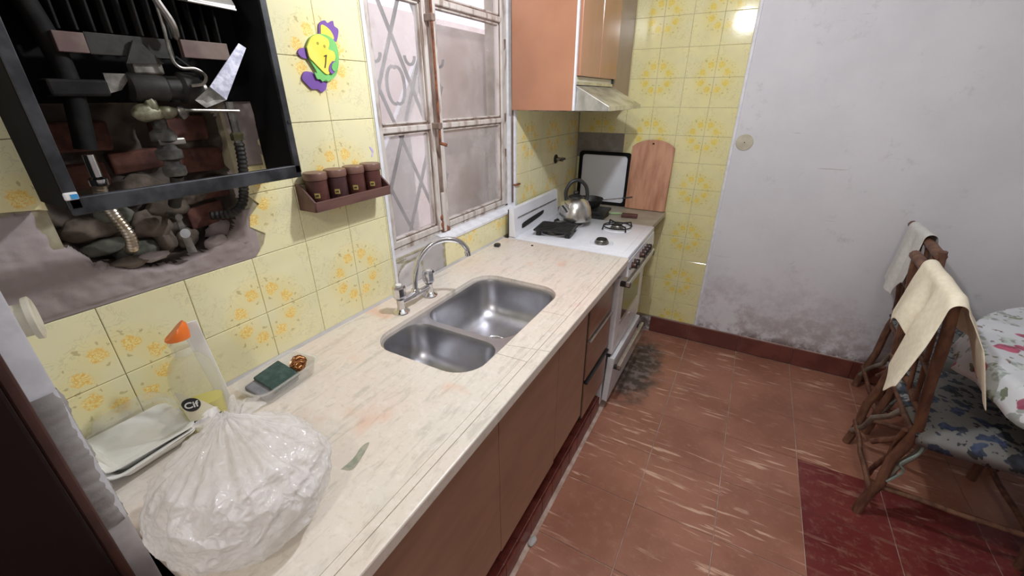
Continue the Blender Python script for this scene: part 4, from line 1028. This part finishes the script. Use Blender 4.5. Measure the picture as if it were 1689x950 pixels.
lean_poly(bo2, [(.486, 1.248), (.494, 1.248), (.494, 1.256), (.486, 1.256)], .001, .003, 'hole_shadow_plate', 'dark_gap', cbd, 0).name = 'hole_shade'  # dark plate in the hanging hole, its shade put into the colour
bx = B((.46, 2.43, .86)); bx.box((-.045, -.022, .0005), (.045, .022, .020), .003, Matrix.Translation((.455, 2.44, .86)) @ Matrix.Rotation(.1, 4, 'Z')); bx = bx.done('brown_box', 'jar_wood'); tag(bx, 'small dark brown box on the stone ledge below the cutting board', 'box')
pe = B((.375, 2.50, .866)); pe.tube([(.325, 2.455, .866), (.43, 2.50, .866)], .005, 8); pe = pe.done('green_pen', 'green_pen'); tag(pe, 'pale green stick lying on the stone ledge beside the brown box', 'pen')
# gas tap on the left wall
tp = thing('gas_tap', 'black gas tap on the left tiled wall above the stove', 'tap', (0, 2.37, 1.172))
tO = (0, 2.37, 1.172); My = Matrix.Rotation(PI/2, 3, 'Y')
B(tO).lathe([(0, 0), (.026, 0), (.026, .004), (.018, .008), (0, .008)], (.0, 2.37, 1.172), 24, My).done('flange', 'soot_metal', tp, True)
B(tO).lathe([(0, .008), (.010, .008), (.010, .035), (.013, .037), (.013, .048), (0, .048)], (.0, 2.37, 1.172), 14, My).done('stem', 'dull_steel', tp, True)
B(tO).box((.040, 2.335, 1.166), (.050, 2.405, 1.178), .003).done('lever', 'dark_plastic', tp)

# ---------------------------------------------------------------- wall cupboard and hood
uo = (0, 2.27, 1.454)
U0, U1, UD = 1.835, L-.004, .302
uc = thing('wall_cupboard', 'orange brown wall cupboard hanging right of the window', 'cupboard', uo)
def U(): return B(uo)
U().box((.001, U0, 1.452), (UD-.004, U0+.016, 2.45), .001).done('side_panel', 'cupboard_side', uc)
U().box((UD-.004, U0-.001, 1.452), (UD+.004, U0+.014, 2.45), .001).done('edge_strip', 'white_edge_paint', uc)
U().box((.001, U0+.016, 1.590), (UD-.012, U1, 1.604)).done('bottom_board', 'cupboard_filler', uc)
U().box((.001, U0+.016, 2.43), (UD-.012, U1, 2.45)).done('top_board', 'cupboard_filler', uc)
U().box((.001, U1-.016, 1.46), (.290, U1, 2.43)).done('side_panel', 'cupboard_filler', uc)
U().box((UD-.012, U0+.016, 1.60), (UD-.006, U0+.034, 2.43)).done('stile', 'dark_gap', uc)
for i, (a, c) in enumerate(((1.866, 2.118), (2.124, 2.392))):
    d = U().box((UD-.004, a, 1.588), (UD+.012, c, 2.44), .0025).done('door', 'cupboard_door', uc)
U().box((UD-.010, 2.119, 1.60), (UD-.005, 2.123, 2.43)).done('gap_shadow_strip', 'dark_gap', uc).name = 'centre_gap_shade'  # dark strip painting the shadow in the gap between the two doors
U().box((UD-.016, 2.400, 1.462), (UD-.002, U1, 2.44), .001).done('filler_panel', 'cupboard_filler', uc)
U().box((UD-.018, 2.392, 1.56), (UD-.008, 2.400, 2.44)).done('gap_strip', 'dark_gap', uc)
ho = (.2, 2.13, 1.45)
hd = thing('range_hood', 'stained metal range hood with sloping canopy under the cupboard doors', 'range hood', ho)
H0, H1 = U0+.018, 2.398
B(ho).prism([(.004, H0, 1.452), (.004, H0, 1.552), (UD, H0, 1.552), (.455, H0, 1.470), (.458, H0, 1.452)], (0, H1-H0, 0), .002).done('canopy', 'hood_steel', hd)
B(ho).box((UD-.03, H0+.002, 1.5535), (UD+.004, H1-.03, 1.566), .001).done('light_strip', 'aluminium', hd)
B(ho).box((UD-.032, H0+.002, 1.5665), (UD-.004, H1-.004, 1.587), .001).done('top_rail', 'label_cream', hd)
B(ho).box((.05, H0+.05, 1.447), (.42, H1-.05, 1.4515), .001).done('filter', 'dull_steel', hd)
B(ho).box((UD-.006, H1-.03, 1.567), (UD+.006, H1-.006, 1.587), .001).done('switch', 'dark_plastic', hd)

# ---------------------------------------------------------------- things on the near worktop
# dish soap bottle
bt_o = Vector((.122, .290, CZ+.001)); f_ = Vector((.93, -.36, 0)).normalized(); s_ = Vector((.36, .93, 0)).normalized()
bt = thing('dish_soap_bottle', 'clear plastic dish soap bottle with orange cap and yellow liquid', 'bottle', bt_o)
def ell(w, d, z, n=28, e=2.6):
    out = []
    for k in range(n):
        a = 2*PI*k/n; c, s = math.cos(a), math.sin(a)
        out.append(bt_o+s_*(math.copysign(abs(c)**(2/e), c)*w)+f_*(math.copysign(abs(s)**(2/e), s)*d)+Vector((0, 0, z)))
    return out
prof = [(.030, .018, 0), (.034, .022, .004), (.036, .024, .02), (.038, .025, .06), (.040, .026, .10), (.040, .026, .13), (.036, .024, .155), (.027, .020, .172), (.016, .015, .182), (.0135, .0135, .186), (.0135, .0135, .198)]
B(bt_o).loft([ell(w, d, z) for w, d, z in prof], True, False).done('body', 'bottle_plastic', bt, True)
B(bt_o).loft([ell(w-.003, d-.003, z) for w, d, z in ((.032, .020, .003), (.035, .023, .008), (.037, .025, .03), (.039, .026, .072), (.039, .026, .0725))]).done('liquid', 'yellow_liquid', bt, True)
B(bt_o).lathe([(0, .186), (.017, .186), (.018, .19), (.018, .194), (.0165, .196), (.0165, .206), (.018, .208), (.019, .214), (.019, .2185), (0, .2185)], bt_o, 28).done('neck_collar', 'clear_plastic', bt, True)
cap = B(bt_o); rings = []
for t_, w, dz in ((0, .020, 0), (.006, .021, 0), (.016, .0205, .0), (.020, .016, 0)):
    ring = []
    for k in range(24):
        a = 2*PI*k/24; tilt = t_*(1+.75*math.cos(a))
        ring.append(bt_o+s_*(w*math.cos(a))+f_*(w*.8*math.sin(a))+Vector((0, 0, .219+tilt)))
    rings.append(ring)
cap.loft(rings); cap.done('cap', 'orange_plastic', bt, True)
# white back panel (label behind)
def on_body(u, z, off=.0006):
    """point on the front of the body: u in -1..1 across"""
    for (w0, d0, z0), (w1, d1, z1) in zip(prof, prof[1:]):
        if z0 <= z <= z1:
            t = (z-z0)/(z1-z0+1e-9); w = w0+(w1-w0)*t; d = d0+(d1-d0)*t; break
    c = u*.97; yy = (1-abs(c)**2.6)**(1/2.6)
    return bt_o+s_*(w*c)+f_*(d*yy+off)+Vector((0, 0, z))
def label(pts, off, name, m, par, n=14):
    """pts: function z -> (u0,u1)"""
    b = B(bt_o); rows = []
    for z, u0, u1 in pts: rows.append([on_body(u0+(u1-u0)*k/n, z, off) for k in range(n+1)])
    b.loft(rows, False, False, False); return b.done(name, m, par, True)
lab = label([(.014, -.72, .55), (.03, -.76, .72), (.05, -.82, .60), (.07, -.86, .30), (.09, -.88, -.05), (.105, -.90, -.45), (.118, -.92, -.80)], .0007, 'front_label', 'label_cream', bt)
label([(.034, -.74, .72), (.043, -.78, .66)], .0011, 'black_band', 'line_black', lab)
label([(.012, -.05, .35), (.022, .0, .45)], .0011, 'small_print', 'line_black', lab)
b = B(bt_o); cc = (-.46, .084); rows = []
disc = [[on_body(cc[0]+r_*.40*math.cos(a), cc[1]+r_*.0165*math.sin(a), .0012) for a in [2*PI*k/24 for k in range(24)]] for r_ in (.02, .35, .7, 1)]
b.loft(disc, True, False); b.done('brand_disc', 'line_black', lab, True)
pc_ = on_body(-.46, .084, .0024); fa_ = (on_body(-.34, .084, 0)-on_body(-.58, .084, 0)).normalized(); nrm = fa_.cross(Vector((0, 0, 1))).normalized()
if nrm.dot(f_) < 0: nrm = -nrm
Mt = Matrix((( *fa_, 0), (0, 0, 1, 0), (*nrm, 0), (0, 0, 0, 1))).transposed(); Mt = Matrix.Translation(pc_-bt_o) @ Mt
text_obj('Cif', .0195, Mt, 'white_plastic', lab, 'lettering', .0004)
pw_ = B(bt_o); pw_.prism([bt_o+s_*.030-f_*.0285+Vector((0, 0, .003)), bt_o+s_*.050-f_*.0285+Vector((0, 0, .003)), bt_o+s_*.036-f_*.0285+Vector((0, 0, .235)), bt_o+s_*.006-f_*.0285+Vector((0, 0, .235))], -f_*.003, .0008); pw_ = pw_.done('white_card', 'white_plastic'); tag(pw_, 'narrow white plastic card standing behind the dish soap bottle', 'card')
# tub with sponge and scourer
to2 = Vector((.118, .452, CZ+.001)); ang = math.atan2(-.012, .15)
tb = thing('plastic_tub', 'clear rectangular plastic tub holding a sponge, against the tiles', 'container', to2, rot=(0, 0, .10))
def rr0(w, h, r, z): return rrect(-w, w, -h, h, r, z, 6)
b = B(); b.loft([rr0(.038, .068, .018, .002), rr0(.040, .070, .020, 0), rr0(.043, .073, .021, .004), rr0(.050, .082, .024, .036), rr0(.0555, .0875, .026, .037), rr0(.0555, .0875, .026, .0395), rr0(.0495, .0815, .024, .0385), rr0(.0415, .0715, .020, .006)], False, True); b.done('tub', 'clear_plastic', tb, True)
spg = thing('sponge', 'dark green and grey scouring sponge in the clear tub', 'sponge', to2+Vector((-.003, -.018, .007)), rot=(.10, .28, .10))
b = B(); b.box((-.036, -.045, .000), (.034, .047, .016), .004); b.done('foam', 'sponge_grey', spg)
b = B(); b.box((-.037, -.020, .0162), (.035, .050, .024), .003, ); b.done('scouring_pad', 'sponge_green', spg)
def scourer():
    b = B(); rnd = random.Random(5); c = Vector((0, 0, .022))
    for k in range(42):
        a0 = rnd.uniform(0, 6.28); tilt = rnd.uniform(-1.2, 1.2); ph = rnd.uniform(0, 6.28); R = rnd.uniform(.010, .021); M = Euler((tilt, rnd.uniform(-1.2, 1.2), a0)).to_matrix()
        pts = [M @ Vector((R*math.cos(ph+t*.5), R*math.sin(ph+t*.5), .003*math.sin(t*2.1)))+c for t in range(0, 10)]
        b.tube(pts, .0013, 4, True)
    return b
sb = scourer().done('scourer', 'scourer_bronze', None, True); sb.location = to2+Vector((.004, .052, .010)); sb['kind'] = 'thing'; del sb['kind']; tag(sb, 'bronze metal wool scourer at the far end of the clear tub', 'scourer')
# white foam trays and clear lid near the pillar
def foamtray(z, dx, dy, rz, lab):
    o0 = (.075+dx, .185+dy, CZ+z)
    b = B(); 
    def R(w, h, r, zz): return rrect(-w, w, -h, h, r, zz, 5)
    b.loft([R(.045, .050, .012, 0), R(.062, .068, .016, .022), R(.068, .074, .018, .024), R(.068, .074, .018, .0265), R(.060, .066, .016, .0245), R(.044, .049, .012, .003)], True, True)
    o = b.done('foam_tray', 'foam_white', None, True); o.location = o0; o.rotation_euler = (0, 0, rz); return tag(o, lab, 'tray', 'white foam trays by the pillar')
foamtray(.001, .0, .0, .05, 'white foam tray at the bottom of the stack beside the dish soap')
foamtray(.010, .010, -.004, .12, 'white foam tray in the middle of the stack beside the dish soap')
foamtray(.019, .004, .002, .0, 'white foam tray on top of the stack beside the dish soap')
lid = B(); lid.loft([rrect(-.062, .062, -.070, .070, .02, 0, 6), rrect(-.064, .064, -.072, .072, .02, .003, 6), rrect(-.056, .056, -.064, .064, .022, .006, 6), rrect(-.048, .048, -.055, .055, .024, .040, 6), rrect(-.038, .038, -.045, .045, .024, .047, 6)], False, True)
lid = lid.done('takeout_container', 'clear_plastic', None, True); lid.location = (.07, .20, CZ+.047); lid.rotation_euler = (0, .06, .1); tag(lid, 'cloudy clear plastic food container upside down on the white foam trays', 'container')
# plastic bag
def bag():
    bm = bmesh.new(); bmesh.ops.create_icosphere(bm, subdivisions=7, radius=1)
    knot = Vector((-.045, .020, 0))
    for v in bm.verts:
        d = v.co.normalized(); p = d.copy()
        az = math.atan2(p.y, p.x); el = p.z
        # radial pleats converging at the twisted neck
        ple = math.sin(az*13+3*noise.noise(p*1.5))*.5+math.sin(az*23+5*noise.noise(p*2.2+Vector((3, 0, 0))))*.35
        up = max(0, (el-.05)/.95)
        r = 1+.055*noise.noise(p*1.7)+.055*noise.noise(p*3.4+Vector((5, 1, 0)))
        rid = 1-abs(noise.noise(p*4.5+Vector((1, 7, 2))))*2; r += .030*rid
        rid = 1-abs(noise.noise(p*10+Vector((1, 2, 2))))*2; r += .014*rid
        r += ple*.075*up*(1-up*.35)
        q = Vector((p.x*.122*r, p.y*.122*r, p.z*.091*r))
        if el > .72:      # pull in towards the neck
            k = (el-.72)/.28; s = 1-.55*k; q.x = q.x*s+knot.x*k; q.y = q.y*s+knot.y*k; q.z += .012*k
        q.z = max(q.z, -.076+.004*noise.noise(p*5))
        v.co = q
    me = bm_mesh(bm); return me
bo3 = (.418, .208, CZ+.081)
bg = thing('plastic_bag', 'crumpled translucent white plastic bag on the near end of the worktop', 'bag', bo3)
new_obj('bag_body', bag(), bg, 'bag_plastic', True)
# twisted neck ruffle
bm = bmesh.new(); rings = []
for j in range(9):
    t_ = j/8; rr_ = .012+.022*t_**1.3; z = .074+.006*t_
    ring = []
    for k in range(96):
        a = 2*PI*k/96; w = 1+.34*math.sin(a*7+t_*2)*(.3+t_)+.16*math.sin(a*15)
        ring.append(Vector((-.056+rr_*w*math.cos(a)-.034*t_, .026+rr_*w*math.sin(a)*1.1+.02*t_, z+.013*t_*math.sin(a*5+1)-.02*t_*math.cos(a-2.6))))
    rings.append([bm.verts.new(p) for p in ring])
for A, Bq in zip(rings, rings[1:]):
    for k in range(96): bm.faces.new((A[k], A[(k+1) % 96], Bq[(k+1) % 96], Bq[k]))
new_obj('bag_neck', bm_mesh(bm), bg, 'bag_plastic', True)

# ---------------------------------------------------------------- chairs, towels, table
def wob(a, b, n=7, amp=.006, seed=0):
    a = Vector(a); b = Vector(b); out = []
    for i in range(n):
        t = i/(n-1); p = a.lerp(b, t); k = math.sin(PI*t)
        p += Vector((noise.noise(Vector((seed, t*3, 0))), noise.noise(Vector((seed, t*3, 5))), noise.noise(Vector((seed, t*3, 9)))*.4))*amp*2*k
        out.append(p)
    return out
def make_chair(lab, org, seed):
    ch = thing('bamboo_chair', lab, 'chair', org, 'rustic branch-wood chairs beside the table')
    O = Vector((0, 0, 0)); sd = [seed]
    def stick(name, a, b, r, m='rustic_wood', r2=None, amp=.006):
        sd[0] += 1.7; pts = wob(a, b, 9, amp, sd[0]); r2 = r2 or r
        R = [(r+(r2-r)*i/8)*(1+.10*noise.noise(Vector((sd[0], i*.9, 2)))) for i in range(9)]
        b_ = B(); b_.tube(pts, R, 9); return b_.done(name, m, ch, True)
    y0, y1 = 0, .43
    # rear posts: rise from the feet and lean back (-x)
    stick('rear_leg', (0, y0, 0), (.055, y0+.0, .46), .017, amp=.010); stick('back_post', (.055, y0, .44), (-.02, y0-.02, .945), .015, r2=.017, amp=.008)
    stick('rear_leg', (0.02, y1, 0), (.065, y1, .46), .017, amp=.010); stick('back_post', (.065, y1, .44), (-.01, y1-.01, .945), .015, r2=.017, amp=.008)
    stick('front_leg', (.46, y0, 0), (.44, y0, .44), .016); stick('front_leg', (.46, y1, 0), (.44, y1, .44), .016)
    stick('top_rail', (-.02, y0-.03, .925), (-.01, y1+.02, .94), .019, amp=.006)
    stick('back_rail', (.02, y0, .66), (.03, y1, .67), .012); stick('back_rail', (.05, y0, .50), (.05, y1, .50), .012)
    for k in range(4): stick('back_spindle', (.045, y0+.085+k*.085, .50), (-.012, y0+.08+k*.088, .925), .008, amp=.006)
    stick('seat_rail', (.05, y0, .425), (.45, y0, .425), .015); stick('seat_rail', (.06, y1, .425), (.45, y1, .425), .015)
    stick('seat_rail', (.05, y0, .425), (.06, y1, .425), .015); stick('seat_rail', (.45, y0, .425), (.45, y1, .425), .015)
    for k in range(7): stick('seat_slat', (.06, y0+.03+k*.06, .432), (.45, y0+.03+k*.06, .432), .010, amp=.003)
    stick('side_rung', (.01, y0, .155), (.46, y0, .145), .010); stick('side_rung', (.02, y1, .155), (.46, y1, .145), .010)
    stick('rear_rung', (.01, y0, .12), (.02, y1, .13), .010); stick('front_rung', (.46, y0, .12), (.46, y1, .13), .010)
    # diagonal brace branches with grey bark
    stick('brace', (.012, y0, .10), (.10, y0+.02, .40), .011, 'rustic_wood_grey', amp=.014)
    stick('brace', (.02, y1-.01, .08), (.055, y0+.16, .42), .011, 'rustic_wood_grey', amp=.012)
    stick('brace', (.03, y0+.02, .42), (.06, y0+.20, .04), .010, amp=.010)
    stick('brace', (-.005, y0+.12, .26), (.06, y0, .44), .010, amp=.012)
    b_ = B(); b_.tube(spline([(.035, y0-.016, .20), (.06, y0-.022, .27), (.045, y0-.02, .30), (.075, y0-.018, .36), (.08, y0-.01, .40)], 6), .0045, 6); b_.done('strap', 'strap_teal', ch)
    return ch
c1o = Vector((1.665, 1.665, 0)); c2o = Vector((1.775, 2.215, 0))
c1 = make_chair('near rustic branch-wood chair with the cream towel, by the table', c1o, 1)
c2 = make_chair('far rustic branch-wood chair with the white towel, by the far wall', c2o, 40)
def grid_cloth(org, f, nu, nv, name, m, parent=None, th=.003):
    bm = bmesh.new(); V = [[bm.verts.new(Vector(f(i/nu, j/nv))-Vector(org)) for j in range(nv+1)] for i in range(nu+1)]
    for i in range(nu):
        for j in range(nv): bm.faces.new((V[i][j], V[i+1][j], V[i+1][j+1], V[i][j+1]))
    bmesh.ops.recalc_face_normals(bm, faces=bm.faces)
    me = bm_mesh(bm); o = new_obj(name, me, parent, m, True); o.location = org
    md = o.modifiers.new('solid', 'SOLIDIFY'); md.thickness = th; md.offset = 0
    sd_ = o.modifiers.new('sub', 'SUBSURF'); sd_.levels = 1; sd_.render_levels = 1
    return o
def drape(base, y0, y1, ztop, xr, lenL, lenR, seed, amp=.018, spread=.12):
    """cloth over a rail along y. lenL/lenR functions of u give the hanging length on -x / +x side"""
    def f(u, v):
        y = y0+(y1-y0)*u
        lL, lR = lenL(u), lenR(u); R = .024; arc = PI*R; tot = lL+arc+lR; s = v*tot
        if s < lL:
            d = lL-s; x = -R-spread*d*.30; z = -d; k = d
        elif s < lL+arc:
            a = (s-lL)/R; x = -R*math.cos(a); z = R*math.sin(a); k = 0
        else:
            d = s-lL-arc; x = R+spread*d*.9+.02*min(1, d/.1); z = -d; k = d
        kk = min(1, k/.12)
        fold = math.sin(u*11+seed+k*4)*.6+math.sin(u*19+seed*2)*.3
        x += amp*kk*fold; yy = y+kk*amp*.8*math.cos(u*11+seed+k*3)+ (u-.5)*k*.12
        z += .003*noise.noise(Vector((u*8, v*8, seed)))
        return (base[0]+xr(u)+x, yy, ztop(u)+z)
    return f
def interp(tab):
    def g(u):
        for (a, x), (b, y) in zip(tab, tab[1:]):
            if u <= b: t = (u-a)/(b-a); t = t*t*(3-2*t); return x+(y-x)*t
        return tab[-1][1]
    return g
t1 = grid_cloth((1.64, 1.70, .95), drape((c1o.x, 0, 0), 1.590, 1.94, lambda u: .942+.012*u-.02*max(0, .12-u)/.12, lambda u: -.02+.01*u, interp([(0, .27), (.10, .34), (.30, .30), (.50, .20), (.66, .17), (.85, .23), (1, .20)]), interp([(0, .28), (.30, .26), (.6, .16), (1, .12)]), 2.4, .026, .45), 60, 70, 'towel', 'towel_cream')
tag(t1, 'cream towel draped over the back of the near chair', 'towel')
t2 = grid_cloth((1.75, 2.45, .95), drape((c2o.x, 0, 0), 2.36, 2.60, lambda u: .944, lambda u: -.015, interp([(0, .20), (.4, .30), (1, .27)]), interp([(0, .14), (1, .18)]), 3.0, .012, .2), 40, 50, 'towel', 'towel_white')
tag(t2, 'greyish white towel over the back of the far chair, by the far wall', 'towel')
# seat cushions
def cushion(org, lab):
    bm = bmesh.new(); n = 30; V = {}
    for s in (1, -1):
        for i in range(n+1):
            for j in range(n+1):
                if s == -1 and (i in (0, n) or j in (0, n)): V[s, i, j] = V[1, i, j]; continue
                u = i/n*2-1; w = j/n*2-1; e = ((1-abs(u)**4)*(1-abs(w)**4))**.5
                z = .022*e*(1 if s > 0 else .35)*s+.004*noise.noise(Vector((u*3, w*3, s)))*e
                c_ = 1-.06*(abs(u)**6*abs(w)**6)
                dr_w = -.05*max(0, abs(w)-.86)/.14 if w < 0 else 0
                V[s, i, j] = bm.verts.new((u*.235*c_, w*.262*c_, z+dr_w))
    for s in (1, -1):
        for i in range(n):
            for j in range(n): bm.faces.new((V[s, i, j], V[s, i+1, j], V[s, i+1, j+1], V[s, i, j+1]))
    o = new_obj('seat_cushion', bm_mesh(bm), None, 'cushion_floral', True); o.location = org; tag(o, lab, 'cushion', 'flat cushions on the chairs'); return o
cushion((c1o.x+.27, c1o.y+.215, .457), 'blue and white patterned cushion on the near chair')
cushion((c2o.x+.27, c2o.y+.215, .457), 'blue and white patterned cushion on the far chair, mostly hidden')
# table
tO_ = (2.50, 1.72, 0); TR = .69
tbl = thing('dining_table', 'round dark wooden table under the flowered cloth', 'table', tO_)
B(tO_).lathe([(0, .715), (TR-.01, .715), (TR, .722), (TR, .738), (TR-.006, .742), (0, .742)], tO_, 64).done('tabletop', 'table_wood', tbl, True)
for a in (20, 110, 200, 290):
    x = tO_[0]+.42*math.cos(math.radians(a)); y = tO_[1]+.42*math.sin(math.radians(a))
    B(tO_).tube([(x, y, 0), (x, y, .714)], [.02, .03], 10).done('leg', 'table_wood', tbl, True)
def cloth():
    bm = bmesh.new(); N = 144; rings = []
    for j, (r, z) in enumerate([(0.001, .7455), (.3, .7455), (.55, .7455), (TR-.02, .7455), (TR, .745), (TR+.008, .738), (TR+.012, .72), (TR+.016, .70), (TR+.02, .67), (TR+.024, .64)]):
        ring = []
        for k in range(N):
            a = 2*PI*k/N; w = max(0, j-5)/4; fold = .012*math.sin(a*17)+.008*math.sin(a*29+1)
            zz = z+w*.03*(math.sin(a*4+.6)); ring.append(bm.verts.new((math.cos(a)*(r+w*fold), math.sin(a)*(r+w*fold), zz)))
        rings.append(ring)
    for A, Bq in zip(rings, rings[1:]):
        for k in range(N): bm.faces.new((A[k], A[(k+1) % N], Bq[(k+1) % N], Bq[k]))
    bm.faces.new(rings[0]); o = new_obj('tablecloth', bm_mesh(bm), None, 'tablecloth_floral', True); o.location = (tO_[0], tO_[1], 0)
    md = o.modifiers.new('solid', 'SOLIDIFY'); md.thickness = .0015; md.offset = 1; return o
tag(cloth(), 'white tablecloth with pink flowers draped over the round table', 'tablecloth')

# ---------------------------------------------------------------- ceiling lamps (out of the picture), the second one added as fill
def pendant(loc, lab):
    o0 = Vector(loc); p = thing('pendant_bulb', lab, 'lamp', o0)
    b = B(o0); b.tube([o0+Vector((0, 0, .115)), (o0.x, o0.y, CEIL)], .003, 6); b.done('cord', 'dark_plastic', p)
    b = B(o0); b.lathe([(0, .055), (.018, .055), (.020, .06), (.018, .11), (.008, .118), (0, .118)], o0, 16); b.done('socket', 'dark_plastic', p, True)
    return p
pendant(LAMP, 'bare bulb hanging on a cord above the worktop'); pendant((1.15, -.85, 2.30), 'added fill bulb hanging on a cord behind the camera')
